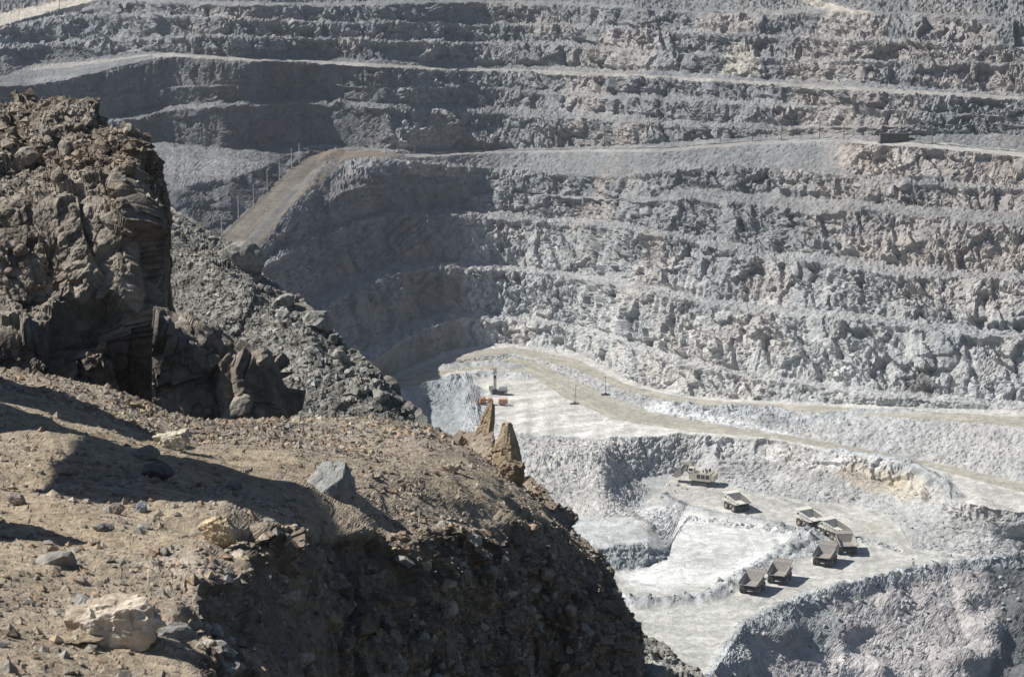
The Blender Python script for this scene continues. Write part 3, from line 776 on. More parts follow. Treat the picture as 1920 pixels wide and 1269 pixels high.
rowof = lambda k: int(np.argmax(strip == k))
groups = []
namemap = dict(dump='dump_slope', floor='pit_floor', rubble='rubble_slope', patch='loading_bench', muck='muck_pile', muck2='muck_pile', shovelface='rock_face', pad='drilling_bench', road='haul_road', bank='road_embankment', road2='haul_road', apron='pit_floor', ramp='haul_ramp', rampwall='rock_face', terrace='terrace', talusA='scree_slope', talusB='scree_slope', road3='bench_road', road4='bench_road', upper='hillside', end='hillside')
SETTING = {}
K = len(types) - 1
k = 0
while k < K:
    t = types[k]
    nm = namemap.get(t, 'rock_face' if t.startswith('face') else 'bench')
    k2 = k + 1
    if t == 'upper':
        k2 = K
    r0 = rowof(k); r1 = rowof(k2) if k2 < K else R_ - 1
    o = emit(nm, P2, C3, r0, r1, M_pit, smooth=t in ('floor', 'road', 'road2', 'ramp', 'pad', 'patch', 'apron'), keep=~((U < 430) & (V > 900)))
    SETTING.setdefault(t, []).append((o, r0, r1))
    k = k2


TYP = np.array([types[q] for q in strip])
def pit_at(u, v, rows=None):
    """ground point of the pit seen on this bearing (as built)"""
    d = (U - u) ** 2 + (V - v) ** 2 * 1.5
    if rows is not None:
        d = d + 1e9 * (~np.isin(TYP, rows))[:, None]
    i, j = np.unravel_index(np.argmin(d), d.shape)
    return P2[i, j].copy()

# loose blasted rock: coarse blocks as single stones, the rest as one mass
wgt = np.zeros((R_, C_))
for t, w in dict(rubble=1.0, muck=.8, dump=.325, bank=.45, talusA=.35, talusB=.35, berm=.5, terrace=.12, shovelface=.25, muck2=.8, subberm=.4, upper=.05).items():
    wgt[TYP == t] = w
wgt = np.maximum(wgt, rub * 1.3)
wgt *= 1 - .97 * (np.isin(TYP, ['muck', 'muck2']))[:, None] * ss(1200, 1215, U) * (1 - ss(1320, 1350, U)) * (1 - ss(950, 962, V))
vis = (U > -30) & (U < 1960) & (V > -30) & (V < 1290) & ~((U < 740) & (V > 760)) & ~((U < 1180) & (V > 1060))
lum = np.array([.36, .375, .385])
pts, (ii, jj) = sample_grid(P2, wgt * vis * (.25 + .75 * (P[..., 1] < 960)), 17000, 5)
r_ = np.random.default_rng(3)
sz = np.clip(.22 / (r_.random(len(pts)) ** .38 + .06), .25, 1.25)
cc = C3[ii, jj] * (.75 + .5 * r_.random((len(pts), 1))) * np.array([.97, 1.0, 1.02])
o = scatter_joined('rubble', pts, sz, np.clip(cc, .05, .7), M_pit, None, seed=2)
tag(o, 'loose grey blasted rubble strewn over the pit slopes and windrows', 'rubble', kind='stuff')
for t, n, smin, smax, sd in (('dump', 110, .9, 1.7, 21), ('muck', 70, .9, 1.8, 22), ('shovelface', 30, 1.0, 1.9, 23), ('rubble', 30, .7, 1.3, 24), ('floor', 60, .7, 1.5, 25)):
    w = vis * (TYP == t)[:, None] * (1.0 if t != 'floor' else (rub > .5))
    pts, (ii, jj) = sample_grid(P2, w * (U > 960), n, sd)
    cc = np.clip(C3[ii, jj] * 1.1, .1, .7)
    rock_children('rock', pts, np.random.default_rng(sd).uniform(smin, smax, n) * .62, cc, M_pit, SETTING[t][0][0], t, seed=sd)

FLAT = False
# ================================================================== THE NEAR GROUND
def near_sheet(lines, us_, px, smooth=4.0, cell=None):
    LL = build_lines(lines, us_, smooth=smooth)
    Pn, Vn, st, t = loft(LL, us_, None, px, 2, cell)
    return Pn, Vn, st, t, np.tile(us_, (len(Pn), 1))

# --- sandy ledge in front of the camera, falling away on the right as a rough conglomerate face
crest1 = [(-500, 672), (-200, 682), (0, 697), (100, 712), (170, 732), (240, 752), (290, 776), (340, 792), (400, 800), (480, 797), (600, 792), (700, 790), (800, 796), (870, 828), (930, 868), (990, 905), (1050, 965), (1090, 1003), (1125, 1040), (1140, 1066), (1146, 1100), (1160, 1125), (1195, 1165), (1207, 1200), (1211, 1260), (1216, 1420), (1400, 1500)]
F1 = [
 dict(v=[(-500, 1500), (1400, 1500)], y=[(-500, 6.4), (0, 6.9), (300, 7.4), (400, 8.5), (520, 11.9), (620, 14.6), (800, 16.4), (1000, 18.6), (1210, 19.8), (1400, 20)]),
 dict(v=[(-500, 1269), (1100, 1275), (1180, 1310), (1212, 1430), (1400, 1499)], y=[(-500, 8.3), (0, 8.8), (330, 9.3), (420, 10.3), (520, 12.6), (620, 14.9), (800, 16.8), (1000, 19.0), (1210, 20), (1400, 20.2)]),
 dict(v=[(-500, 1100), (1060, 1105), (1150, 1165), (1195, 1245), (1212, 1425), (1400, 1498)], y=[(-500, 10.2), (0, 10.8), (380, 11.4), (460, 12.7), (560, 14.7), (660, 16.1), (800, 17.3), (1000, 19.4), (1160, 20.2), (1400, 20.4)]),
 dict(v=[(-500, 1000), (940, 1000), (1060, 1035), (1130, 1092), (1195, 1212), (1212, 1424), (1400, 1497)], y=[(-500, 12), (0, 12.5), (420, 13.2), (520, 14.7), (620, 16.3), (720, 17.2), (850, 18.1), (1000, 19.8), (1120, 20.4), (1400, 20.5)]),
 dict(v=[(-500, 900), (840, 902), (960, 925), (1020, 965), (1100, 1030), (1140, 1082), (1200, 1195), (1213, 1423), (1400, 1496)], y=[(-500, 14.2), (0, 14.8), (300, 15.6), (500, 17.0), (660, 18.2), (850, 19.4), (960, 20.2), (1100, 20.6), (1400, 20.7)]),
 dict(v=[(-500, 770), (0, 795), (200, 826), (400, 847), (800, 847), (880, 864), (1000, 926), (1090, 1014), (1140, 1072), (1203, 1188), (1214, 1422), (1400, 1495)], y=[(-500, 15.8), (0, 16.4), (400, 18.0), (560, 19.4), (700, 20.4), (850, 20.8), (1000, 20.9), (1140, 20.9), (1400, 20.9)]),
 dict(v=crest1, y=[(-500, 19), (0, 20), (300, 20.8), (600, 22.6), (850, 22.6), (1000, 21.6), (1140, 21.0), (1400, 21)]),
 dict(v=[(p[0], p[1] + (40 if p[0] < 950 else 130)) for p in crest1], y=[(-500, 23), (0, 24), (300, 24.5), (600, 26), (850, 25.5), (1000, 23.4), (1100, 21.9), (1140, 21.5), (1400, 21.4)], free=True),
]
us1 = np.concatenate([np.arange(-480, -30, 9.0), np.arange(-30, 370, 2.6), np.arange(370, 660, 1.5), np.arange(660, 1100, 2.5), np.arange(1100, 1222, 1.4), np.arange(1222, 1400, 8.0)])
Pf, Vf, sf, tf, Uf = near_sheet(F1, us1, 2.7, 9.0, .075)
Nf = grid_normals(Pf, 6, 8)
Rf, Cf = Pf.shape[:2]
Xf = Pf.reshape(-1, 3)
face = np.clip(ss(.80, .45, Nf[..., 2]), 0, 1)                       # steep parts
wf = np.stack([fbm(Xf * 1.3, 2, 121), fbm(Xf * 1.3 + 7, 2, 122), fbm(Xf * 1.3 + 3, 2, 123)], -1) * .16
fa, ea = facet((Xf + wf) / .55, 131, 1.6)
fb, eb = facet((Xf + wf) / .20, 132, 1.6)
fc, ec = facet((Xf + wf * .5) / .085, 133, 1.5)
g1 = fbm(Xf / 1.6, 3, 141); g2 = fbm(Xf / .35, 3, 142); g3 = fbm(Xf / .08, 2, 143)
fw = face.reshape(-1)
cs = np.linalg.norm(np.gradient(Pf, axis=1), axis=-1) / (Pf[..., 1] * np.gradient(us1)[None] / FPX)
damp = blur2(np.clip(2.6 / cs, .12, 1), 4, 1).reshape(-1)            # relief finer than the mesh can carry is left out
damp = damp * (1 - .75 * ss(1150, 1190, Uf)).reshape(-1)
fb = fb * damp; fc = fc * damp; g2 = g2 * (.3 + .7 * damp); g3 = g3 * damp; fa = fa * (.15 + .85 * damp)
d1 = (1 - fw) * (.09 * g1 + .024 * g2 + .011 * fb + .004 * fc + .004 * g3) + fw * (.17 * fa + .085 * fb + .03 * fc + .20 * g1 + .09 * g2)
# hollow behind the mound
fade = np.where(sf == 6, np.clip(1 - tf * 5, 0, 1), 1.0)[:, None]
fade = fade * (1 - .97 * ss(1135, 1165, Uf) * (sf >= 3)[:, None])
Pf2 = Pf + Nf * (d1.reshape(Rf, Cf) * fade)[..., None]
gS = fbm(Xf / .5 + 3, 3, 145).reshape(Rf, Cf); gL = fbm(Xf / 2.5 + 3, 2, 146).reshape(Rf, Cf)
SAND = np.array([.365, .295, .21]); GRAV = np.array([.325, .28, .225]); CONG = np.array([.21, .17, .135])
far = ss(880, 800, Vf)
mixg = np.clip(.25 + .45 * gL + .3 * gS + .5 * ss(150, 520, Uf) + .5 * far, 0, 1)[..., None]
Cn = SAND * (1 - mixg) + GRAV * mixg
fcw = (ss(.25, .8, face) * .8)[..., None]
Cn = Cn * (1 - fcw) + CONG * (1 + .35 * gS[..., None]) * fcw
Cn = np.clip(Cn * (1 + .12 * gS[..., None]), .03, .7)
near_ground = emit('desert_ledge', Pf2, Cn, 0, Rf - 1, M_near, smooth=False, thin=.0005)

def near_at(u, v, Us, Vs, Ps):
    d = (Us - u) ** 2 + (Vs - v) ** 2
    i, j = np.unravel_index(np.argmin(d), d.shape)
    return Ps[i, j].copy(), i, j

visf = (Uf > -60) & (Uf < 1230) & (Vf < 1330) & (sf[:, None] < 6)
# pebbles: a mass of gravel and 260 stones one can pick apart
palette = np.array([[.40, .32, .23], [.30, .28, .26], [.22, .22, .22], [.46, .41, .34], [.33, .24, .18], [.16, .15, .145], [.40, .27, .20], [.27, .29, .30]])
rr = np.random.default_rng(17)
def pebble_cols(n):
    c = palette[rr.integers(0, len(palette), n)] * (.75 + .5 * rr.random((n, 1)))
    return c * .6 + np.array([.36, .29, .205]) * .4
patchy = np.clip(.35 + .8 * gL + .5 * gS, .05, 2)
wpb = visf * patchy * (1 + 1.6 * far + .8 * ss(200, 480, Uf))
pts, (ii, jj) = sample_grid(Pf2, wpb, 34000, 33)
sz = np.clip(.0048 / (rr.random(len(pts)) ** .7 + .05), .004, .038)
scatter_joined('gravel', pts + np.array([0, 0, .2]) * sz[:, None], sz, pebble_cols(len(pts)), M_near, near_ground, seed=4)
pts, (ii, jj) = sample_grid(Pf2, wpb * (.3 + face * 2.2), 250, 35)
sz = np.clip(.026 / (rr.random(len(pts)) ** .5 + .12), .03, .13) * (1 + .5 * face[ii, jj])
rock_children('stone', pts, sz, pebble_cols(40), M_boulder, near_ground, 'pebble', seed=36)


# --- the left cliff
crest2 = [(-400, 200), (0, 214), (60, 218), (120, 230), (175, 252), (200, 266), (250, 278), (280, 288), (288, 312), (297, 365), (308, 440), (318, 530), (326, 610), (335, 730), (350, 905)]
F2 = [
 dict(v=[(-400, 860), (360, 920)], y=[(-400, 65), (0, 67), (200, 68.5), (245, 69), (290, 74), (345, 81)]),
 dict(v=[(-400, 640), (0, 640), (300, 640), (322, 684), (333, 768), (350, 918)], y=[(-400, 67), (0, 68.8), (200, 69.6), (245, 70), (290, 75), (345, 83)]),
 dict(v=[(-400, 585), (0, 585), (290, 590), (312, 602), (324, 664), (333, 755), (350, 916)], y=[(-400, 70), (0, 71.0), (100, 71.5), (200, 70.6), (245, 71), (290, 76), (345, 84)]),
 dict(v=[(-400, 400), (0, 410), (250, 420), (278, 430), (294, 450), (308, 510), (322, 640), (333, 745), (350, 914)], y=[(-400, 72), (0, 73), (240, 73.4), (285, 78.5), (345, 86)]),
 dict(v=[(-400, 290), (0, 300), (150, 310), (245, 326), (275, 340), (286, 365), (296, 410), (308, 480), (320, 615), (333, 735), (350, 912)], y=[(-400, 79), (0, 79), (200, 77), (245, 76.5), (285, 81), (345, 87)]),
 dict(v=crest2, y=[(-400, 90), (0, 88), (180, 83), (250, 80), (285, 82), (345, 88)]),
 dict(v=[(p[0], p[1] + 70) for p in crest2], y=[(-400, 104), (0, 102), (180, 97), (300, 90), (345, 93)], free=True),
]
us2 = np.concatenate([np.arange(-380, -20, 8.0), np.arange(-20, 270, 1.9), np.arange(270, 350, .9)])
F3c = [(270, 366), (340, 402), (400, 440), (440, 463), (470, 487), (490, 515), (540, 553), (580, 582), (600, 606), (650, 655), (700, 690), (740, 736), (775, 770), (800, 802), (840, 870)]
F3 = [
 dict(v=[(270, 880), (840, 905)], y=[(270, 138), (500, 134), (700, 131), (840, 130)]),
 dict(v=[(p[0], p[1] + 55) for p in F3c], y=[(270, 158), (500, 147), (700, 138.5), (840, 133)]),
 dict(v=F3c, y=[(270, 166), (500, 153), (700, 142.5), (840, 136)]),
 dict(v=[(p[0], p[1] + 60) for p in F3c], y=[(270, 185), (500, 172), (700, 160), (840, 150)], free=True),
]
us3 = np.arange(270, 840, 2.0)
F2bc = [(285, 596), (345, 606), (380, 620), (430, 652), (480, 678), (512, 690), (521, 740), (528, 800), (545, 900)]
F2b = [
 dict(v=[(285, 880), (545, 920)], y=[(285, 62), (480, 62.5), (545, 66)]),
 dict(v=[(p[0], p[1] + 42) for p in F2bc[:-1]] + [(545, 915)], y=[(285, 63.2), (480, 63.8), (545, 68)]),
 dict(v=F2bc, y=[(285, 68), (480, 67.5), (545, 69)]),
 dict(v=[(p[0], p[1] + 40) for p in F2bc], y=[(285, 76), (480, 76), (545, 76)], free=True),
]
us2b = np.arange(285, 545, 1.5)
F4c = [(1130, 1150), (1205, 1196), (1260, 1226), (1300, 1250), (1335, 1278), (1420, 1340)]
F4 = [
 dict(v=[(1130, 1460), (1420, 1460)], y=[(1130, 55), (1420, 55)]),
 dict(v=F4c, y=[(1130, 64), (1420, 60)]),
 dict(v=[(p[0], p[1] + 40) for p in F4c], y=[(1130, 70), (1420, 68)], free=True),
]
us4 = np.arange(1130, 1420, 2.0)

def rocky(lines, us_, px, name, seed, sizes, amps, colf, mat, tilt=.3, smooth=3.0, cell=None, calm=None):
    Pn, Vn, st, t, Un = near_sheet(lines, us_, px, smooth, cell)
    Nr = grid_normals(Pn, 4, 4)
    Xn = Pn.reshape(-1, 3)
    w = np.stack([fbm(Xn / (sizes[0] * 1.2) + k * 5, 2, seed + 60 + k) for k in range(3)], -1) * sizes[0] * .10
    d = np.zeros(len(Xn))
    for k, (s_, a_) in enumerate(zip(sizes, amps)):
        f_, e_ = facet(rotp(Xn + w, .4, tilt * (1 - .3 * k)) / np.array([s_, s_ * 1.3, s_ * (1.9 if k < 2 else 1.2)]), seed + k, .8, k < 3)
        d += a_ * (2 * f_ - .12 * np.exp(-e_ * 14))
    d += amps[0] * .6 * fbm(Xn / (sizes[0] * 2), 3, seed + 9) + amps[-1] * 1.2 * fbm(Xn / sizes[-1], 3, seed + 10)
    fd = np.where(st == len(lines) - 2, np.clip(1 - t * 2.5, 0, 1), 1.0)[:, None]
    if calm:
        fd = fd * (1 - .72 * ss(calm[0], calm[1], Un))
    P2n = Pn + Nr * (d.reshape(Pn.shape[:2]) * fd)[..., None]
    Cc = np.clip(colf(Xn, Un, Vn, Nr, d).reshape(*Pn.shape), .02, .7)
    o = emit(name, P2n, Cc, 0, len(Pn) - 1, mat, thin=.003)
    return o, P2n, Un, Vn, st, Cc

def cliffcol(Xn, Un, Vn, Nr, d):
    n = fbm(Xn / 2.2, 3, 301)[:, None]; n2 = fbm(Xn / 6.0, 2, 302)[:, None]
    c = np.array([.205, .175, .145]) * (1 + .3 * n)
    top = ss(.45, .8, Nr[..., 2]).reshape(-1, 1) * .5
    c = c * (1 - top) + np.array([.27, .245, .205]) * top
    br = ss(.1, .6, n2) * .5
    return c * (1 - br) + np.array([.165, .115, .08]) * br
def screecol(Xn, Un, Vn, Nr, d):
    n = fbm(Xn / 4.0, 3, 305)[:, None]; n2 = fbm(Xn / .6, 2, 306)[:, None]
    return np.array([.20, .193, .175]) * (1 + .3 * n + .25 * n2)
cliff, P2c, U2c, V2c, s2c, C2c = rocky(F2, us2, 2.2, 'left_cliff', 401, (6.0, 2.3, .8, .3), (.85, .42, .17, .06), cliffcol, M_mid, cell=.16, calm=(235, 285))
block, P2b, U2b, V2b, s2b, C2b = rocky(F2b, us2b, 1.8, 'cliff_foot', 421, (3.4, 1.3, .5), (.5, .28, .09), cliffcol, M_mid, cell=.12)
scree, P3, U3, V3, s3, C3s = rocky(F3, us3, 2.2, 'scree_ridge', 441, (6.0, 2.2, .7, .3), (.22, .12, .07, .06), screecol, M_mid, cell=.2)
foot, P4, U4, V4, s4, C4 = rocky(F4, us4, 2.2, 'scree_foot', 461, (3.0, 1.0, .4), (.35, .15, .07), screecol, M_mid)

# stones of the cliff and the scree
pts, (ii, jj) = sample_grid(P2c, ((V2c < 420) & (U2c > -40) & (s2c[:, None] < 5)) * (.15 + (V2c < 360)), 7000, 51)
sz = np.clip(.045 / (rr.random(len(pts)) ** .5 + .08), .05, .30)
scatter_joined('loose_stones', pts, sz, C2c[ii, jj] * (.8 + .6 * rr.random((len(pts), 1))), M_mid, cliff, seed=6)
pts, (ii, jj) = sample_grid(P2c, ((V2c > 280) & (V2c < 560) & (U2c > -20) & (U2c < 250) & (s2c[:, None] < 5)) * 1.0, 34, 52)
rock_children('rock', pts, rr.uniform(.2, .5, len(pts)), C2c[ii, jj] * 1.15, M_mid, cliff, 'cliff', seed=53)
pts, (ii, jj) = sample_grid(P3, (s3[:, None] < 2) * np.ones_like(U3), 13000, 54)
sz = np.clip(.042 / (rr.random(len(pts)) ** .55 + .07), .06, .36)
scatter_joined('loose_stones', pts, sz, C3s[ii, jj] * (.7 + .9 * rr.random((len(pts), 1))), M_mid, scree, seed=7)
pts, (ii, jj) = sample_grid(P3, ((s3[:, None] == 1) * 1.0 + (s3[:, None] == 2) * .3) * (1 + 2.5 * ((U3 > 430) & (U3 < 690))), 150, 55)
sz = np.clip(.22 / (rr.random(len(pts)) ** .7 + .14), .22, 1.3)
rock_children('rock', pts + np.array([0, 0, .25]) * sz[:, None], sz, np.array([[.26, .25, .225], [.19, .185, .17], [.30, .29, .26], [.21, .20, .175]]), M_mid, scree, 'scree', seed=56)
pts, (ii, jj) = sample_grid(P4, (s4[:, None] < 1) * np.ones_like(U4), 2000, 57)
sz = np.clip(.03 / (rr.random(len(pts)) ** .5 + .08), .04, .2)
scatter_joined('loose_stones', pts, sz, C4[ii, jj] * (.7 + .8 * rr.random((len(pts), 1))), M_mid, foot, seed=8)
pts, (ii, jj) = sample_grid(P2b, (s2b[:, None] < 2) * np.ones_like(U2b), 12, 58)
rock_children('rock', pts, rr.uniform(.3, .7, len(pts)) * .6, C2b[ii, jj], M_mid, block, 'cliff', seed=59)

# --- single boulders on the ledge
def boulder(name, u, v, w, h, seed, col, label, cat='boulder', depth=.8, yaw=0.0, roll=0.0, sub=4, planes=16, flat=.72, rough=.06, sink=.12, extra=None, col2=None, group=None, up=0.0):
    """v is the row of its foot; w and h its size in photograph pixels"""
    g, i, j = near_at(u, v, Uf, Vf, Pf2)
    m = g[1] / FPX * 1.02
    hw, hh = w * m / 2, h * m / 2
    p, f = rock_geo(sub, seed, (1, 1, 1), planes, flat, rough, extra)
    ext = np.abs(p).max(0)
    p = p / ext * np.array([hw, hw * depth, hh])
    cr, sr = math.cos(roll), math.sin(roll)
    p = np.stack([p[:, 0] * cr - p[:, 2] * sr, p[:, 1], p[:, 0] * sr + p[:, 2] * cr], -1)
    n = fbm(p / (hw * .5) + seed, 3, seed % 90)[:, None]
    c = np.array(col) * (1 + .18 * n)
    if col2 is not None:
        k = ss(.0, .5, fbm(p / (hw * .7) + 3 + seed, 2, 77))[:, None]
        c = c * (1 - k) + np.array(col2) * k
    p = p - np.array([0, 0, p[:, 2].min()])
    o = obj(name, np_mesh(name, p, f, M_boulder, np.clip(c, .03, .75)))
    o.location = (g[0], g[1] + hw * depth * .35, g[2] - 2 * hh * sink + up)
    o.rotation_euler = (0, 0, yaw)
    tag(o, label, cat, group)
    return o
boulder('boulder', 198, 1222, 232, 128, 5, (.54, .47, .385), 'large pale cream boulder lying at the bottom left of the sandy ledge', depth=.55, rough=.075, yaw=-.05, roll=-.10, planes=16, flat=.80, sink=.2, col2=(.42, .35, .275), extra=[(-.25, -.1, 1, .72), (.1, -1, .1, .7), (0, 0, -1, .7)])
boulder('boulder', 336, 1216, 84, 92, 8, (.30, .26, .21), 'grey brown rock touching the right end of the large pale boulder', depth=.7, flat=.66)
boulder('boulder', 398, 1046, 84, 70, 12, (.50, .40, .27), 'blocky tan boulder on the ledge above the large pale boulder', depth=.8, planes=9, flat=.7, roll=.1)
boulder('boulder', 618, 936, 120, 100, 15, (.30, .30, .29), 'smooth grey slate boulder jutting out of the mound in the middle', depth=.9, sink=.40, planes=10, flat=.85, roll=.1, rough=.05, yaw=.35, extra=[(-.45, -.35, 1, .38), (-.2, -1, .25, .6), (.9, -.5, .2, .7), (0, 0, -1, .6)])
boulder('boulder', 330, 838, 88, 54, 18, (.50, .45, .36), 'pale jagged rock with a pointed right tip below the cliff', depth=.6, planes=9, flat=.5, rough=.12, extra=[(-.2, 0, 1, .5)])
boulder('boulder', 272, 872, 66, 34, 21, (.27, .25, .22), 'grey rounded rock half in shadow left of the mound', depth=.8, planes=20, flat=.85, rough=.04)
boulder('boulder', 292, 905, 70, 40, 22, (.15, .145, .14), 'dark rounded rock in front of the grey rounded one', depth=.8, planes=20, flat=.85, rough=.04)
boulder('stone', 264, 966, 27, 24, 25, (.29, .32, .35), 'small blue grey stone on the open sand', 'stone', sub=3)
boulder('stone', 220, 970, 34, 24, 26, (.20, .17, .15), 'dark brown stone just left of the blue grey stone', 'stone', sub=3)
boulder('stone', 460, 1056, 44, 22, 27, (.50, .48, .42), 'flat whitish slab right of the blocky tan boulder', 'stone', sub=3, planes=7, flat=.5)
boulder('stone', 600, 1190, 50, 56, 28, (.34, .28, .21), 'tan rock stuck in the dark face near the bottom centre', 'stone', sub=3)
boulder('stone', 842, 884, 44, 28, 29, (.42, .36, .28), 'flat tan stone near the crest left of the rock pinnacles', 'stone', sub=3, planes=7, flat=.55)
boulder('stone', 30, 956, 36, 32, 30, (.24, .21, .19), 'brown stone at the left edge above the rounded shadow', 'stone', sub=3)
boulder('stone', 192, 1006, 46, 20, 31, (.18, .17, .165), 'flat dark stone on the sand below the brown stone', 'stone', sub=3)
boulder('stone', 118, 896, 40, 24, 32, (.34, .26, .22), 'reddish brown stone beside the shadow at the left', 'stone', sub=3)
boulder('stone', 535, 1262, 60, 40, 33, (.40, .36, .30), 'pale rock at the bottom edge under the dark face', 'stone', sub=3)
boulder('stone', 148, 1222, 92, 16, 34, (.30, .24, .17), 'thin brown slab pinned under the large pale boulder', 'stone', sub=3, planes=7, flat=.6)
boulder('stone', 440, 912, 40, 20, 36, (.26, .22, .19), 'brown stone lying in the shaded hollow of the mound', 'stone', sub=3)
boulder('stone', 545, 1016, 44, 22, 38, (.33, .29, .24), 'tan stone at the lower rim of the shaded hollow', 'stone', sub=3)

def pinnacle(u, v, w, h, prof, seed, col, label):
    """standing blade of rock; prof gives left and right outline fractions from foot to tip"""
    g, i, j = near_at(u, v, Uf, Vf, Pf2)
    m = g[1] / FPX * 1.02
    nr, na = 46, 40
    V_, F_ = [], []
    for k in range(nr + 1):
        t = k / nr
        l = itp([(p[0], p[1]) for p in prof], t); r = itp([(p[0], p[2]) for p in prof], t)
        cx, hw = (l + r) / 2 * w * m, (r - l) / 2 * w * m
        dp = hw * .75
        for a in range(na):
            an = a / na * 2 * math.pi
            # four-sided blade with a sharp front edge
            rad = 1 / (abs(math.cos(an - .35)) ** 1.05 + abs(math.sin(an - .35)) ** 1.05) ** (1 / 1.05)
            V_.append((cx + hw * rad * math.cos(an), dp * rad * math.sin(an), (t * h - .55 * h * (1 - t) ** 3) * m))
    V_.append((cx, 0, h * m * 1.01))
    V_ = np.array(V_)
    for k in range(nr):
        for a in range(na):
            b = (a + 1) % na
            F_ += [(k * na + a, k * na + b, (k + 1) * na + b), (k * na + a, (k + 1) * na + b, (k + 1) * na + a)]
    for a in range(na):
        F_.append((nr * na + a, nr * na + (a + 1) % na, len(V_) - 1))
    s_ = w * m
    fx, ex = facet(V_ / np.array([s_ * .45, s_ * .45, s_ * .8]) + seed, seed, 1.0, True); fx2, _ = facet(V_ / np.array([s_ * .16, s_ * .16, s_ * .3]) + seed, seed + 1, 1.2, True)
    c_ = V_ - np.stack([np.interp(V_[:, 2], V_[:, 2], V_[:, 0] * 0), 0 * V_[:, 1], V_[:, 2]], -1)
    dirn = np.stack([V_[:, 0] - np.median(V_[:, 0]), V_[:, 1], 0 * V_[:, 0]], -1)
    dirn /= np.linalg.norm(dirn, axis=1, keepdims=True) + 1e-9
    tz = np.clip(V_[:, 2] / (h * m), 0, 1)
    V_ = V_ + dirn * (s_ * (1 - .7 * tz) * (.11 * fx + .05 * fx2))[:, None]
    n = fbm(V_ / (s_ * .4) + seed, 3, seed)[:, None]
    cc = np.array(col) * (1 + .25 * n)
    o = obj('rock_pinnacle', np_mesh('rock_pinnacle', V_, np.array(F_), M_boulder, np.clip(cc, .03, .7)))
    o.location = g
    tag(o, label, 'rock')
    return o
pinnacle(893, 846, 46, 84, [(0, -.95, .75), (.12, -.62, .66), (.3, -.40, .60), (.5, -.14, .60), (.75, .06, .60), (.92, .24, .58), (1, .36, .5)], 61, (.36, .28, .19), 'thin leaning brown rock pinnacle on the crest, left of the pair')
pinnacle(953, 880, 66, 100, [(0, -.72, .58), (.3, -.50, .50), (.55, -.37, .42), (.8, -.20, .30), (.93, -.14, .22), (1, -.10, .14)], 67, (.42, .33, .225), 'broad tapering tan rock pinnacle on the crest, right of the pair')
boulder('boulder', 962, 898, 56, 62, 71, (.27, .21, .145), 'brown block leaning against the foot of the broad pinnacle', depth=.8, planes=12, flat=.7, sink=.2)
boulder('stone', 866, 838, 22, 26, 72, (.27, .21, .15), 'small brown rock at the left foot of the thin pinnacle', 'rock', sub=3)

# ================================================================== MACHINES
class MB:
    def __init__(s): s.v = []; s.f = []
    def add(s, V_, F_):
        o = len(s.v); s.v += [tuple(p) for p in V_]; s.f += [tuple(i + o for i in f) for f in F_]; return s
    def box(s, c, d, rx=0.0, rz=0.0, taper=1.0):
        h = np.array(d) / 2
        P_ = []
        for z in (-1, 1):
            k = taper if z > 0 else 1
            for x, y in ((-1, -1), (1, -1), (1, 1), (-1, 1)):
                P_.append((x * h[0] * k, y * h[1] * k, z * h[2]))
        M_ = Matrix.Rotation(rz, 3, 'Z') @ Matrix.Rotation(rx, 3, 'X')
        return s.add([tuple(M_ @ Vector(p) + Vector(c)) for p in P_], [(3, 2, 1, 0), (4, 5, 6, 7), (0, 1, 5, 4), (1, 2, 6, 5), (2, 3, 7, 6), (3, 0, 4, 7)])
    def plate(s, pts, th):
        P_ = [Vector(p) for p in pts]
        n = (P_[1] - P_[0]).cross(P_[2] - P_[0]).normalized() * th
        k = len(P_)
        return s.add([tuple(p) for p in P_] + [tuple(p - n) for p in P_], [tuple(range(k)), tuple(range(2 * k - 1, k - 1, -1))] + [(i, i + k, (i + 1) % k + k, (i + 1) % k) for i in range(k)])
    def prism(s, yz, x0, x1):
        k = len(yz)
        return s.add([(x0, y, z) for y, z in yz] + [(x1, y, z) for y, z in yz], [tuple(range(k)), tuple(range(2 * k - 1, k - 1, -1))] + [(i, i + k, (i + 1) % k + k, (i + 1) % k) for i in range(k)])
    def cyl(s, p0, p1, r, n=10, r2=None):
        a, b = Vector(p0), Vector(p1)
        d = (b - a).normalized()
        u_ = d.orthogonal().normalized(); w_ = d.cross(u_)
        r2 = r if r2 is None else r2
        V_ = [tuple(a + (u_ * math.cos(t) + w_ * math.sin(t)) * r) for t in [i * 2 * math.pi / n for i in range(n)]]
        V_ += [tuple(b + (u_ * math.cos(t) + w_ * math.sin(t)) * r2) for t in [i * 2 * math.pi / n for i in range(n)]]
        return s.add(V_, [tuple(range(n - 1, -1, -1)), tuple(range(n, 2 * n))] + [(i, (i + 1) % n, (i + 1) % n + n, i + n) for i in range(n)])
    def ring(s, prof, n=24):
        """lathe round the x axis: prof = (x, r)"""
        k = len(prof)
        V_ = [(x, r * math.cos(2 * math.pi * j / n), r * math.sin(2 * math.pi * j / n)) for j in range(n) for x, r in prof]
        F_ = [(j * k + i, j * k + i + 1, ((j + 1) % n) * k + i + 1, ((j + 1) % n) * k + i) for j in range(n) for i in range(k - 1)]
        return s.add(V_, F_)
    def build(s, name, mat, parent=None, loc=None, smooth=False):
        me = bpy.data.meshes.new(name)
        me.from_pydata(s.v, [], s.f)
        import bmesh
        b = bmesh.new(); b.from_mesh(me); bmesh.ops.recalc_face_normals(b, faces=b.faces); b.to_mesh(me); b.free()
        if smooth:
            me.polygons.foreach_set('use_smooth', [True] * len(me.polygons))
        me.materials.append(mat)
        o = obj(name, me, parent)
        if loc is not None: o.location = loc
        return o

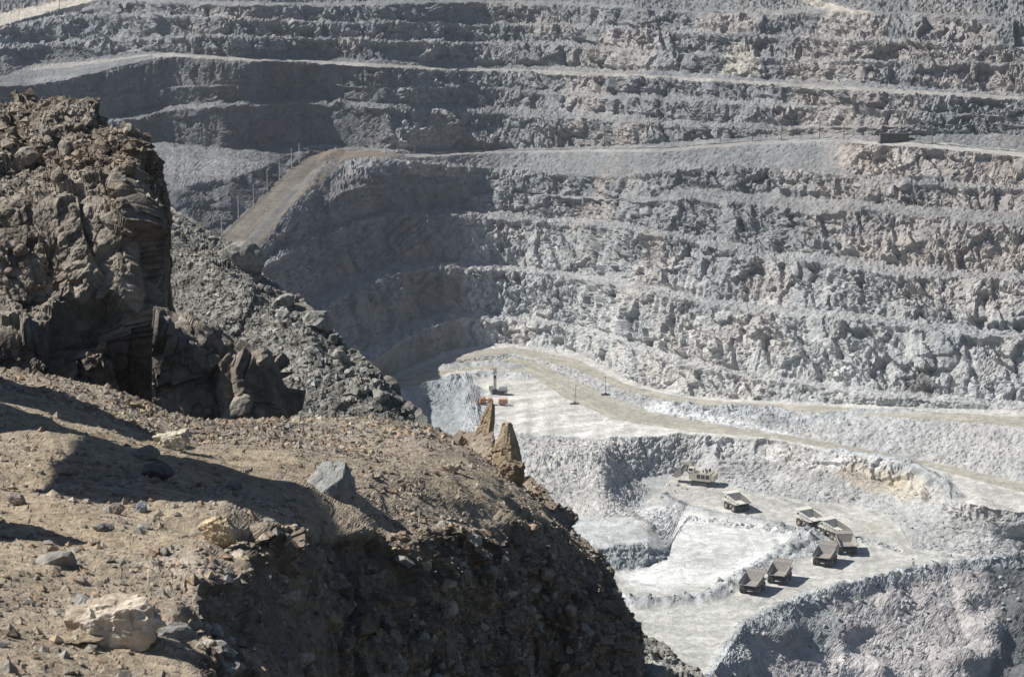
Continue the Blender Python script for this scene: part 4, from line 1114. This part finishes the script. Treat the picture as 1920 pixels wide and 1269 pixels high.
DUST = (.42, .40, .35)
M_white = paint_mat('dusty_white_paint', (.64, .62, .56), .5, DUST, .6)
M_cream = paint_mat('dusty_cream_paint', (.46, .43, .34), .5, DUST, .6)
M_brown = paint_mat('scoured_body_steel', (.25, .225, .205), .6, (.37, .34, .31), .8, 1.0)
M_liner = paint_mat('shaded_worn_bed_plate', (.10, .092, .09), .55, (.20, .18, .165), .6, .8)  # bed plate darkened: the canopy wall's shadow is put into its colour
M_liner2 = paint_mat('pale_worn_bed_plate', (.27, .245, .235), .55, (.38, .35, .33), .7, .8)
M_dark = paint_mat('greasy_black_steel', (.045, .045, .045), .6, (.16, .15, .135), .6)
M_tyre = paint_mat('dusty_rubber', (.035, .034, .033), .85, (.13, .12, .11), .8, 2.0)
M_rim = paint_mat('dusty_rim', (.40, .37, .30), .6, (.2, .18, .16), .6)
M_glass = paint_mat('cab_glass', (.02, .025, .03), .1, (.1, .1, .1), .3)
M_steel = paint_mat('galvanised_steel', (.50, .50, .49), .5, (.25, .23, .2), .5)
M_wood = paint_mat('weathered_timber', (.17, .14, .115), .85, (.10, .085, .07), .6)
M_orange = paint_mat('faded_orange_paint', (.48, .19, .08), .5, (.45, .30, .2), .5)
M_tan = paint_mat('tan_canvas_paint', (.50, .38, .27), .6, DUST, .5)
M_rust = paint_mat('rusty_steel', (.22, .10, .05), .8, (.12, .06, .04), .7)
M_wire = paint_mat('copper_wire', (.12, .11, .10), .5)
M_light = paint_mat('lamp_lens', (.7, .68, .6), .2)

def copy_tree(o, parent=None):
    c = o.copy(); COL.objects.link(c); c.parent = parent
    for ch in list(o.children):
        copy_tree(ch, c)
    return c

TYRE = [(-.50, .78), (-.56, 1.25), (-.52, 1.48), (-.40, 1.62), (0, 1.66), (.40, 1.62), (.52, 1.48), (.56, 1.25), (.50, .78)]
def wheel(parent, x, y, side):
    b = MB().ring(TYRE, 28)
    for j in range(28):                              # tread lugs
        a = 2 * math.pi * j / 28
        b.box((.30 if j % 2 else -.30, 1.655 * math.cos(a), 1.655 * math.sin(a)), (.42, .17, .12), rx=a + math.pi / 2)
    w = b.build('wheel', M_tyre, parent, (x, y, 1.66))
    r = MB().ring([(side * .30, .80), (side * .46, .82), (side * .40, .62), (side * .18, .50), (side * .22, .22), (side * .34, .20), (side * .36, .0)], 20)
    r.build('rim', M_rim, w)
    return w

def make_truck(body_m, liner_m, deck_m):
    t = empty('haul_truck')
    for x in (-3.0, 3.0):
        wheel(t, x, 3.05, 1 if x > 0 else -1)
    for x in (-3.2, -1.95, 1.95, 3.2):
        wheel(t, x, -2.75, 1 if x > 0 else -1)
    c = MB()
    for x in (-.85, .85): c.box((x, .4, 1.95), (.5, 10.2, .8))
    c.box((0, 3.05, 1.66), (4.6, .6, .6)); c.cyl((-2.9, -2.75, 1.66), (2.9, -2.75, 1.66), .62, 12)
    for y in (-4.5, -.6, 2.0, 4.8): c.box((0, y, 1.95), (1.6, .45, .6))
    for x in (-1, 1): c.cyl((x * 1.15, .6, 2.0), (x * 1.15, .2, 3.2), .2, 8)
    c.build('chassis', M_dark, t)
    MB().cyl((2.0, .2, 1.75), (2.0, 2.0, 1.75), .62, 12).build('fuel_tank', deck_m, t)
    MB().cyl((-2.0, .2, 1.75), (-2.0, 2.0, 1.75), .55, 12).build('hydraulic_tank', deck_m, t)
    b = MB().box((0, 5.75, 1.35), (5.6, .5, .7)); b.box((0, 5.95, 1.0), (4.2, .2, .35))
    b.build('bumper', deck_m, t)
    g = MB().box((0, 5.2, 2.75), (2.7, .9, 2.0)); g.build('engine_hood', deck_m, t)
    gr = MB().box((0, 5.67, 2.75), (2.3, .06, 1.7))
    for k in range(7): gr.box((0, 5.71, 2.05 + k * .23), (2.3, .05, .06))
    gr.build('radiator_grille', M_dark, t)
    d = MB().box((0, 4.1, 3.68), (7.1, 3.5, .16))
    for x in (-2.75, 2.75): d.prism([(1.15, 2.6), (1.15, 3.6), (5.2, 3.6), (5.2, 3.3), (4.4, 3.45), (1.7, 3.45)], x - .75, x + .75)
    d.build('deck', deck_m, t)
    cb = MB().prism([(2.9, 3.76), (5.1, 3.76), (5.35, 4.55), (4.95, 5.5), (3.0, 5.5)], -2.9, -1.0)
    cab = cb.build('cab', deck_m, t)
    w = MB().plate([(-2.7, 5.33, 4.6), (-1.2, 5.33, 4.6), (-1.2, 5.02, 5.35), (-2.7, 5.02, 5.35)], -.04); w.build('windscreen', M_glass, cab)
    for x in (-2.92, -.98): MB().box((x, 4.1, 4.85), (.05, 1.6, .8)).build('side_window', M_glass, cab)
    MB().box((1.9, 4.2, 4.4), (1.6, 1.3, 1.2)).build('control_cabinet', deck_m, t)
    h = MB()
    for x0, y0, x1, y1 in ((-3.5, 5.8, -.3, 5.8), (.3, 5.8, 3.5, 5.8), (-3.5, 2.6, -3.5, 5.8), (3.5, 2.6, 3.5, 5.8)):
        for z in (4.25, 4.75): h.cyl((x0, y0, z), (x1, y1, z), .035, 6)
        for k in range(4):
            x, y = x0 + (x1 - x0) * k / 3, y0 + (y1 - y0) * k / 3
            h.cyl((x, y, 3.7), (x, y, 4.75), .035, 6)
    h.build('handrail', M_cream, t)
    ld = MB()
    for x in (-.35, .35): ld.cyl((x - 1.9, 6.05, .8), (x - 1.9, 5.8, 3.7), .04, 6)
    for k in range(8): ld.cyl((-2.25, 6.04 - k * .03, .95 + k * .36), (-1.55, 6.04 - k * .03, .95 + k * .36), .035, 6)
    ld.build('ladder', M_cream, t)
    for x in (-2.2, 2.2): MB().cyl((x, 6.0, 1.5), (x, 6.08, 1.5), .2, 12).build('headlight', M_light, t)
    # dump body: V floor with tail, front wall, sides and canopy over the cab
    B = MB(); LIFT = .55
    wt, wb = 3.55, 2.75
    fl = [(1.5, 2.75), (-3.4, 2.55), (-6.2, 3.45)]
    for (ya, za), (yb, zb) in zip(fl[:-1], fl[1:]):
        B.plate([(-wb, ya, za), (wb, ya, za), (wb, yb, zb), (-wb, yb, zb)], .2)
    B.plate([(-wb, 1.5, 2.75), (-wt, 2.75, 5.75), (wt, 2.75, 5.75), (wb, 1.5, 2.75)], .18)
    for sx in (-1, 1):
        side = [(sx * wb, 1.5, 2.75), (sx * wt, 2.75, 5.75), (sx * wt, 1.2, 5.55), (sx * wt, -3.2, 4.75), (sx * (wt - .1), -6.1, 4.15), (sx * wb, -6.2, 3.45), (sx * wb, -3.4, 2.55)]
        B.plate(side if sx < 0 else side[::-1], .16)
        for ya in (1.0, -.6, -2.2, -3.8, -5.2):
            zt = 5.5 + (ya - 1.2) * .18
            B.prism([(ya - .14, 2.7 + (max(0, -3.4 - ya)) * .32), (ya + .14, 2.7 + (max(0, -3.4 - ya)) * .32), (ya + .14, zt - .1), (ya - .14, zt - .1)], sx * (wt + .02), sx * (wt + .2))
        B.box((sx * (wt + .06), -1.0, 5.12), (.34, 4.5, .26), rx=.18); B.box((sx * (wt + .0), -4.65, 4.45), (.34, 3.0, .24), rx=.2)
    body = B.build('dump_body', body_m, t, (0, 0, LIFT))
    cn = MB().plate([(-wt, 2.75, 5.78), (-wt, 6.1, 6.15), (wt, 6.1, 6.15), (wt, 2.75, 5.78)], .15)
    for x in (-3.3, -2.0, -.7, .7, 2.0, 3.3): cn.box((x, 4.4, 6.1), (.16, 3.3, .22), rx=.11)
    cn.box((0, 6.1, 6.22), (7.3, .2, .34))
    for k in range(5): cn.box((-2.8 + k * 1.4, 6.0, 6.5), (.22, .18, .42))
    cn.build('canopy', body_m, body)
    li = MB()
    for (ya, za), (yb, zb) in zip(fl[:-1], fl[1:]):
        li.plate([(-wb + .17, ya, za + .03), (wb - .17, ya, za + .03), (wb - .17, yb, zb + .03), (-wb + .17, yb, zb + .03)], .02)
    li.plate([(-wb + .17, 1.44, 2.80), (-wt + .2, 2.66, 5.70), (wt - .2, 2.66, 5.70), (wb - .17, 1.44, 2.80)], .02)
    for sx in (-1, 1):
        pl = [(sx * (wb - .19), 1.4, 2.82), (sx * (wt - .19), 2.6, 5.6), (sx * (wt - .19), 1.2, 5.42), (sx * (wt - .19), -3.2, 4.62), (sx * (wt - .29), -6.0, 4.05), (sx * (wb - .19), -6.1, 3.52), (sx * (wb - .19), -3.4, 2.62)]
        li.plate(pl, .02)
    li.build('bed_lining', liner_m, body)
    return t

tr_w = make_truck(M_white, M_liner, M_white)
tr_b = make_truck(M_brown, M_liner2, M_cream)
TR = [
 (1381, 955, (-.46, .89), 'w', 'cream white haul truck standing alone closest to the shovel'),
 (1518, 987, (-.50, .87), 'w', 'cream white haul truck heading the queue behind the lone truck'),
 (1563, 1006, (-.55, .83), 'w2', 'haul truck second in the queue, white sides and brown canopy edge'),
 (1585, 1034, (-.06, 1.0), 'b', 'brown haul truck turned with its tail straight to the viewer'),
 (1547, 1056, (.40, .92), 'b', 'brown haul truck in the middle of the road, fourth from the queue front'),
 (1462, 1089, (.36, .93), 'b', 'brown haul truck partly behind the rearmost truck'),
 (1411, 1108, (.42, .91), 'b', 'rearmost brown haul truck, nearest to the viewer'),
]
usedw = usedb = False
for u, v, hd, kind, lab in TR:
    src = tr_w if kind[0] == 'w' else tr_b
    first = (kind[0] == 'w' and not usedw) or (kind[0] == 'b' and not usedb)
    o = src if first else copy_tree(src)
    if kind[0] == 'w': usedw = True
    else: usedb = True
    p = pit_at(u, v, ['floor', 'rubble', 'patch'])
    p = at_z(u, v, -255.0)
    o.location = (p[0], p[1], -254.97)
    o.rotation_euler = (0, 0, math.atan2(-hd[0], hd[1]))
    tag(o, lab, 'truck', 'haul trucks on the pit floor')

# --- mining shovel at the face
def track(parent, x, L_, h, w, n=20):
    r = h / 2
    prof = []
    for k in range(11): a = -math.pi / 2 + math.pi * k / 10; prof.append((L_ / 2 - r + r * math.cos(a), r + r * math.sin(a)))
    for k in range(11): a = math.pi / 2 + math.pi * k / 10; prof.append((-L_ / 2 + r + r * math.cos(a), r + r * math.sin(a)))
    b = MB().prism(prof, x - w / 2, x + w / 2)
    for k in range(n):
        y = -L_ / 2 + r + (L_ - 2 * r) * k / (n - 1)
        for z in (.02, h - .02): b.box((x, y, z), (w + .12, .2, .12))
    o = b.build('track', M_dark, parent)
    for k in range(6):
        y = -L_ / 2 + r + (L_ - 2 * r) * k / 5
        for sx in (-1, 1):
            MB().cyl((x + sx * (w / 2 + .01), y, r * .9), (x + sx * (w / 2 + .08), y, r * .9), r * .55, 10).build('roller', M_dark, o)
    return o
sh = empty('mining_shovel')
for x in (-2.9, 2.9): track(sh, x, 9.0, 1.9, 1.5)
MB().box((0, 0, 1.35), (4.6, 4.2, 1.1)).cyl((0, 0, 1.8), (0, 0, 2.5), 1.9, 20).build('undercarriage', M_dark, sh)
hb = MB().box((0, -1.6, 2.75), (7.0, 8.6, .5)); hb.prism([(-5.7, 3.0), (-5.9, 3.6), (-5.7, 5.9), (2.2, 5.9), (2.6, 5.3), (2.6, 3.0)], -3.5, 1.2); hb.prism([(-5.7, 3.0), (-5.9, 3.6), (-5.7, 5.7), (.6, 5.7), (.6, 3.0)], 1.203, 3.5)
house = hb.build('house', M_cream, sh)
for y in (-4.4, -2.4, -.4):
    for x in (-3.53, 3.53):
        pn = MB().box((x, y, 4.5), (.06, 1.5, 1.7))
        for k in range(6): pn.box((x * 1.012, y, 3.8 + k * .28), (.05, 1.4, .06))
        pn.build('vent_panel', M_dark, house)
MB().prism([(-5.75, 2.7), (-7.2, 3.0), (-7.3, 5.2), (-5.75, 5.6)], -3.4, 3.4).build('counterweight', M_cream, sh)
for x, y in ((-2.2, -3.6), (-.8, -3.6), (.8, -4.0), (2.2, -4.0), (-1.6, -2.0), (1.4, -2.2)):
    MB().cyl((x, y, 5.7), (x, y, 7.1), .3, 10).build('exhaust_stack', M_dark, house)
rl = MB()
for k in range(9): rl.cyl((-3.4, -5.6 + k * 1.0, 5.9), (-3.4, -5.6 + k * 1.0, 6.9), .04, 6)
for z in (6.4, 6.9): rl.cyl((-3.4, -5.6, z), (-3.4, 2.4, z), .04, 6)
rl.build('handrail', M_cream, house)
cabs = MB().box((-2.3, 2.9, 4.4), (2.0, 2.2, 3.2)).build('cab_base', M_cream, sh)
cb = MB().prism([(1.7, 6.0), (4.3, 6.0), (4.5, 6.8), (4.2, 8.1), (1.7, 8.1)], -3.5, -1.2).build('cab', M_white, sh)
MB().plate([(-3.35, 4.5, 6.75), (-1.35, 4.5, 6.75), (-1.35, 4.28, 7.9), (-3.35, 4.28, 7.9)], -.05).build('windscreen', M_glass, cb)
MB().box((-3.52, 3.1, 7.2), (.06, 1.7, 1.0)).build('side_window', M_glass, cb)
MB().prism([(2.4, 3.4), (2.4, 5.0), (3.6, 9.6), (4.8, 10.4), (6.6, 9.6), (6.4, 8.4), (5.0, 8.6), (3.9, 3.6)], -.9, .9).build('boom', M_cream, sh)
MB().prism([(5.6, 9.9), (6.8, 9.6), (9.0, 4.3), (8.2, 3.8)], -.55, .55).build('stick', M_cream, sh)
for x in (-1.15, 1.15):
    MB().cyl((x, 3.6, 3.6), (x, 6.4, 7.0), .24, 10).cyl((x, 6.4, 7.0), (x, 7.4, 7.7), .15, 8).build('hydraulic_cylinder', M_dark, sh)
    MB().cyl((x * .6, 6.3, 9.0), (x * .6, 8.5, 6.0), .2, 10).cyl((x * .6, 8.5, 6.0), (x * .6, 9.2, 5.0), .13, 8).build('hydraulic_cylinder', M_dark, sh)
bk = MB()
prof = [(8.2, 6.2), (7.9, 4.6), (8.6, 3.2), (10.0, 2.7), (11.6, 3.0)]
for (ya, za), (yb, zb) in zip(prof[:-1], prof[1:]):
    bk.plate([(-2.0, ya, za), (2.0, ya, za), (2.0, yb, zb), (-2.0, yb, zb)], .18)
for x in (-2.0, 1.86): bk.prism(prof + [(10.6, 5.6)], x, x + .14)
bucket = bk.build('bucket', M_brown, sh)
for k in range(6): MB().prism([(11.5, 2.85), (11.5, 3.2), (12.4, 3.25)], -1.95 + k * .74, -1.7 + k * .74).build('tooth', M_dark, bucket)
p = at_z(1312, 908, -255.0)
sh.location = (p[0], p[1], -254.97)
sh.rotation_euler = (0, 0, math.atan2(.92, .38))
tag(sh, 'cream hydraulic mining shovel digging into the grey muck pile', 'excavator')

# --- blast-hole drill
dr = empty('blast_drill')
for x in (-1.5, 1.5): track(dr, x, 6.0, 1.3, .8, 14)
MB().box((0, -.3, 1.75), (3.6, 8.0, .5)).build('deck', M_dark, dr)
MB().box((0, -2.3, 2.9), (2.8, 3.6, 1.8)).build('engine_house', M_steel, dr)
cab = MB().prism([(2.6, 2.0), (4.3, 2.0), (4.4, 4.3), (2.6, 4.3)], -1.7, .1).build('cab', M_steel, dr)
MB().plate([(-1.55, 4.38, 3.0), (-.05, 4.38, 3.0), (-.05, 4.43, 4.1), (-1.55, 4.43, 4.1)], -.05).build('windscreen', M_glass, cab)
ms = MB()
for x in (-.5, .5):
    for y in (1.2, 2.2): ms.box((x, y, 7.2), (.2, .2, 11.4))
for k in range(11):
    z = 2.0 + k
    for y in (1.2, 2.2): ms.cyl((-.5, y, z), (.5, y, z + 1), .07, 6)
    for x in (-.5, .5): ms.cyl((x, 1.2, z + 1), (x, 2.2, z), .07, 6)
mast = ms.build('mast', M_dark, dr)
MB().box((0, 1.7, 8.4), (.7, .8, 1.4)).build('rotary_head', M_rust, mast)
MB().cyl((0, 1.7, .3), (0, 1.7, 8.0), .14, 8).build('drill_pipe', M_dark, mast)
for x in (-1.9, 1.9):
    for y in (-3.6, 3.4): MB().cyl((x, y, .05), (x, y, 2.0), .14, 8).box((x, y, .06), (.7, .7, .12)).build('jack', M_dark, dr)
MB().cyl((.9, -3.6, 2.0), (.9, -3.6, 5.2), .06, 6).build('antenna', M_dark, dr)
p = pit_at(936, 742, ['pad'])
dr.location = (p[0], p[1], p[2] + .02)
dr.rotation_euler = (0, 0, math.pi / 2 - .15)
tag(dr, 'dark blast hole drill rig with tall upright mast on the pale bench', 'drill rig')

# --- orange service truck and trailer
def small_wheel(parent, x, y, r=.55, w=.35):
    o = MB().ring([(-w / 2, r * .5), (-w / 2, r * .9), (0, r), (w / 2, r * .9), (w / 2, r * .5)], 16).build('wheel', M_tyre, parent, (x, y, r))
    sgn = 1 if x > 0 else -1
    MB().cyl((sgn * w * .3, 0, 0), (sgn * w * .52, 0, 0), r * .5, 10).build('rim', M_rim, o)
ot = empty('service_truck')
for x in (-.95, .95):
    for y in (1.9, -1.2, -2.4): small_wheel(ot, x, y)
MB().box((0, -.2, .85), (1.2, 6.4, .35)).build('chassis', M_dark, ot)
cab = MB().prism([(1.2, 1.0), (3.1, 1.0), (3.2, 1.9), (2.7, 3.0), (1.2, 3.0)], -1.15, 1.15).build('cab', M_orange, ot)
MB().plate([(-1.0, 3.19, 1.95), (1.0, 3.19, 1.95), (1.0, 2.76, 2.9), (-1.0, 2.76, 2.9)], -.04).build('windscreen', M_glass, cab)
for x in (-.75, .75): MB().cyl((x, 3.12, 1.3), (x, 3.17, 1.3), .14, 10).build('headlight', M_light, ot)
MB().prism([(-3.2, 1.1), (-3.0, 3.2), (-.4, 3.2), (-.2, 1.1)], -1.2, 1.2).build('hopper', M_orange, ot)
MB().cyl((-1.1, .55, 2.3), (1.1, .55, 2.3), .55, 14).build('tank', M_tan, ot)
MB().cyl((0, -1.6, 3.2), (0, -.9, 4.1), .3, 10).build('loading_spout', M_orange, ot)
p = pit_at(911, 763, ['pad']); ot.location = (p[0], p[1], p[2] + .02); ot.rotation_euler = (0, 0, -math.pi / 2 + .2)
tag(ot, 'orange explosives truck with tan tank behind the thin rock pinnacle', 'truck')
tl = empty('container_trailer')
for x in (-.95, .95):
    for y in (-.9, .2): small_wheel(tl, x, y, .5)
MB().box((0, 0, .8), (1.6, 4.4, .25)).cyl((0, 2.1, .75), (0, 3.4, .6), .08, 8).build('chassis', M_dark, tl)
bx = MB().box((0, 0, 1.95), (2.3, 4.2, 2.0)); 
bo = bx.build('container', M_orange, tl)
for k in range(8):
    for x in (-1.17, 1.17): MB().box((x, -1.8 + k * .52, 1.95), (.05, .16, 1.8)).build('rib', M_tan, bo)
p = pit_at(943, 764, ['pad']); tl.location = (p[0], p[1], p[2] + .02); tl.rotation_euler = (0, 0, -math.pi / 2 + .1)
tag(tl, 'boxy rust orange trailer parked right of the orange truck', 'trailer')

# --- cable masts on sledges across the haul road
def sled_mast(u, v, h, lab, lean):
    t = empty('cable_mast')
    MB().box((0, 0, .25), (4.2, 1.6, .5)).box((0, 0, .75), (1.0, 1.0, .5)).build('sledge', M_dark, t)
    m = MB().cyl((0, 0, .5), (lean, 0, h), .17, 8, .10); m.build('pole', M_wood, t)
    MB().box((lean, 0, h - .6), (1.3, .14, .14)).build('crossarm', M_wood, t)
    for x in (-.5, .5): MB().cyl((lean + x, 0, h - .53), (lean + x, 0, h - .2), .07, 8).build('insulator', M_steel, t)
    for x in (-1.6, 1.6): MB().cyl((x, 0, .5), (lean * .5, 0, h * .5), .05, 6).build('stay', M_steel, t)
    p = pit_at(u, v, ['road', 'pad', 'bank', 'apron']); t.location = (p[0], p[1], p[2] - .03); t.rotation_euler = (0, 0, .1)
    tag(t, lab, 'mast', 'cable masts over the haul road')
    return Vector((p[0] + lean, p[1], p[2] + h - .3))
a = sled_mast(1077, 757, 9.3, 'leaning cable mast on a sledge at the near edge of the haul road', .5)
b_ = sled_mast(1135, 741, 9.3, 'upright cable mast on a sledge at the far edge of the haul road', .0)
def wire(name, pts, r, mat, lab, cat, sag=.0, parent=None):
    m = MB()
    for A, B in zip(pts[:-1], pts[1:]):
        pr = A
        for k in range(1, 7):
            t = k / 6
            q_ = A.lerp(B, t) - Vector((0, 0, sag * 4 * t * (1 - t)))
            m.cyl(pr, q_, r, 5); pr = q_
    o = m.build(name, mat, parent)
    if lab: tag(o, lab, cat)
    return o
wire('power_cable', [a, b_], .05, M_wire, 'sagging cable slung between the two masts over the haul road', 'cable', .8)

# --- trolley line along the ramp
TP = [(416, 447), (448, 413), (477, 388), (503, 363), (524, 342), (548, 321), (561, 310)]
tops = []
tl_lab = ['nearest trolley mast beside the brown ramp, lowest of the row', 'second trolley mast up the brown ramp', 'third trolley mast up the brown ramp', 'fourth trolley mast up the brown ramp beside a small cabinet', 'fifth trolley mast up the brown ramp', 'sixth trolley mast up the brown ramp', 'uppermost trolley mast beside the ramp, by the roundabout']
proto = None
for (u, v), lab in zip(TP, tl_lab):
    p = pit_at(u, v - 2, ['ramp', 'rampwall'])
    if proto is None:
        t = empty('trolley_mast')
        MB().box((0, 0, .3), (1.1, 1.1, .8)).build('base', M_steel, t)
        MB().cyl((0, 0, .5), (0, 0, 11.2), .27, 8, .17).build('pole', M_steel, t)
        MB().cyl((0, 0, 8.2), (5.2, -.4, 8.4), .12, 6).cyl((0, 0, 10.6), (4.2, -.3, 8.4), .04, 5).build('arm', M_steel, t)
        for x in (3.2, 4.9): MB().cyl((x, -.3, 7.6), (x, -.3, 8.3), .06, 6).build('hanger', M_dark, t)
        MB().box((0, 0, 11.0), (1.4, .12, .12)).build('crossarm', M_steel, t)
        proto = t
    else:
        t = copy_tree(proto)
    t.location = p
    tag(t, lab, 'mast', 'trolley masts along the ramp')
    tops.append(Vector(p))
for dx, lab in ((3.2, 'inner contact wire of the trolley line over the ramp edge'), (4.9, 'outer contact wire of the trolley line over the ramp edge')):
    wire('contact_wire', [q_ + Vector((dx, -.3, 7.6)) for q_ in tops], .045, M_wire, lab, 'wire', .25)
wire('feeder_wire', [q_ + Vector((0, 0, 11.1)) for q_ in tops], .045, M_wire, 'feeder wire on top of the trolley masts', 'wire', .5)

# --- power poles on the terrace road
PP = [(724, 291, 'power pole right of the ramp head, first of the line'), (748, 285, 'second power pole right of the ramp head'), (777, 289, 'third power pole right of the ramp head'), (910, 284, 'lone power pole above the left part of the scree slope'), (1052, 281, 'lone power pole above the middle of the scree slope'), (1133, 278, 'power pole near the right end of the dark bench wall'), (1352, 267, 'first power pole of the close row left of the shed'), (1412, 266, 'second power pole of the close row left of the shed'), (1465, 264, 'third power pole of the close row left of the shed'), (1535, 261, 'fourth power pole of the close row left of the shed'), (1582, 262, 'short power pole just left of the dark shed'), (1746, 270, 'power pole right of the dark shed on the terrace road')]
proto = None; ptops = []
for u, v, lab in PP:
    p = pit_at(u, v, ['terrace', 'ramp', 'rampwall'])
    if proto is None:
        t = empty('power_pole')
        MB().cyl((0, 0, -.4), (0, 0, 11.5), .24, 8, .15).build('pole', M_wood, t)
        MB().box((0, 0, 10.6), (2.4, .16, .18)).build('crossarm', M_wood, t)
        for x in (-1.05, 0, 1.05): MB().cyl((x, 0, 10.7), (x, 0, 11.1), .08, 6).build('insulator', M_steel, t)
        proto = t
    else:
        t = copy_tree(proto)
    t.location = p
    t.rotation_euler = (0, 0, .25)
    if 'short' in lab: t.scale = (1, 1, .7)
    tag(t, lab, 'pole', 'power poles on the terrace')
    ptops.append(Vector(p) + Vector((0, 0, 11.0 * t.scale[2])))
wire('power_line', ptops, .04, M_wire, 'thin power line strung along the terrace poles', 'wire', 1.2)
# pole at the top left road
t = copy_tree(proto); p = pit_at(112, 16); t.location = p; t.rotation_euler = (0, 0, .1); t.scale = (.8, .8, .55)
tag(t, 'small pole beside the sandy road in the top left corner', 'pole')

# --- dark shed on the terrace
p = pit_at(1677, 267, ['terrace', 'rampwall', 'ramp'])
sd_ = empty('switchgear_shed', p, .05)
MB().box((0, 0, .2), (15.0, 3.6, .5)).build('skid', M_dark, sd_)
MB().box((0, .2, 2.4), (14.2, 3.0, 3.8)).build('wall', M_wood, sd_)
for k in range(4): MB().box((-6.6 + k * 4.4, -1.42, 2.5), (.35, .25, 4.2)).build('post', M_dark, sd_)
for k in range(7): MB().box((0, -1.36, .9 + k * .55), (14.0, .12, .22)).build('slat', M_dark, sd_)
MB().box((0, .1, 4.45), (15.0, 3.8, .25)).build('roof', M_dark, sd_)
MB().cyl((8.0, 0, 0), (8.0, 0, 4.6), .12, 8).build('stack', M_dark, sd_)
tag(sd_, 'long dark slatted shed beside the terrace road', 'shed')

# --- marker drum at the road bend
p = at_z(1711, 1060, -255.0)
dm = empty('marker_drum', (p[0], p[1], -254.98))
MB().cyl((0, 0, 0), (0, 0, 1.9), .75, 14).build('drum', M_steel, dm)
MB().cyl((0, 0, 1.9), (0, 0, 2.6), .08, 6).box((0, 0, 2.7), (.9, .06, .5)).build('marker_plate', M_cream, dm)
tag(dm, 'single grey drum marking the outer edge of the road bend', 'drum')

# --- roof on posts and outcrops, unseen left of the view, added to shade the ledge
def ledge_z(x, y):
    d = (Pf[..., 0] - x) ** 2 + (Pf[..., 1] - y) ** 2
    i, j = np.unravel_index(np.argmin(d), d.shape)
    return float(Pf2[i, j, 2])
gz = ledge_z(-5.6, 16.6)
shl = empty('added_shade_roof', (-6.15, 16.0, gz))
zr = 3.45
MB().box((0, 0, zr), (1.25, 3.0, .12), rz=.12).build('roof', M_wood, shl)
for x, y in ((-.5, -1.3), (-.5, 1.3)): MB().cyl((x, y, -.3), (x, y, zr), .05, 8).build('post', M_wood, shl)
tag(shl, 'flat timber roof on posts added out of view to shade the ledge', 'shelter')
for x, y, w, h, sd0 in ((-6.0, 18.9, .95, 2.0, 81), (-6.0, 17.3, .85, 1.9, 82), (-4.0, 12.5, .42, .95, 83)):  # unseen rocks added and sized for the shadows at the ledge's left edge
    pr, f = rock_geo(3, sd0, (1, 1, 1), 12, .7, .06)
    pr = pr * np.array([w, w * .9, h]) 
    o = obj('shade_outcrop', np_mesh('shade_outcrop', pr, f, M_boulder, np.tile((.32, .26, .19), (len(pr), 1))), near_ground)
    o.location = (x, y, ledge_z(x, y) + h * .3)

# --- air in the pit
M_haze = bpy.data.materials.new('thin_dust_haze'); M_haze.use_nodes = True
nt = M_haze.node_tree; nt.nodes.clear()
ou = nt.nodes.new('ShaderNodeOutputMaterial'); vp = nt.nodes.new('ShaderNodeVolumePrincipled')
vp.inputs['Color'].default_value = (.76, .86, 1.0, 1); vp.inputs['Density'].default_value = .00007; vp.inputs['Anisotropy'].default_value = .2
nt.links.new(vp.outputs[0], ou.inputs['Volume'])
hz = MB().box((0, 1300, -145), (1800, 2800, 330)).build('haze', M_haze)
tag(hz, 'thin blue grey haze filling the pit', 'haze', kind='stuff')
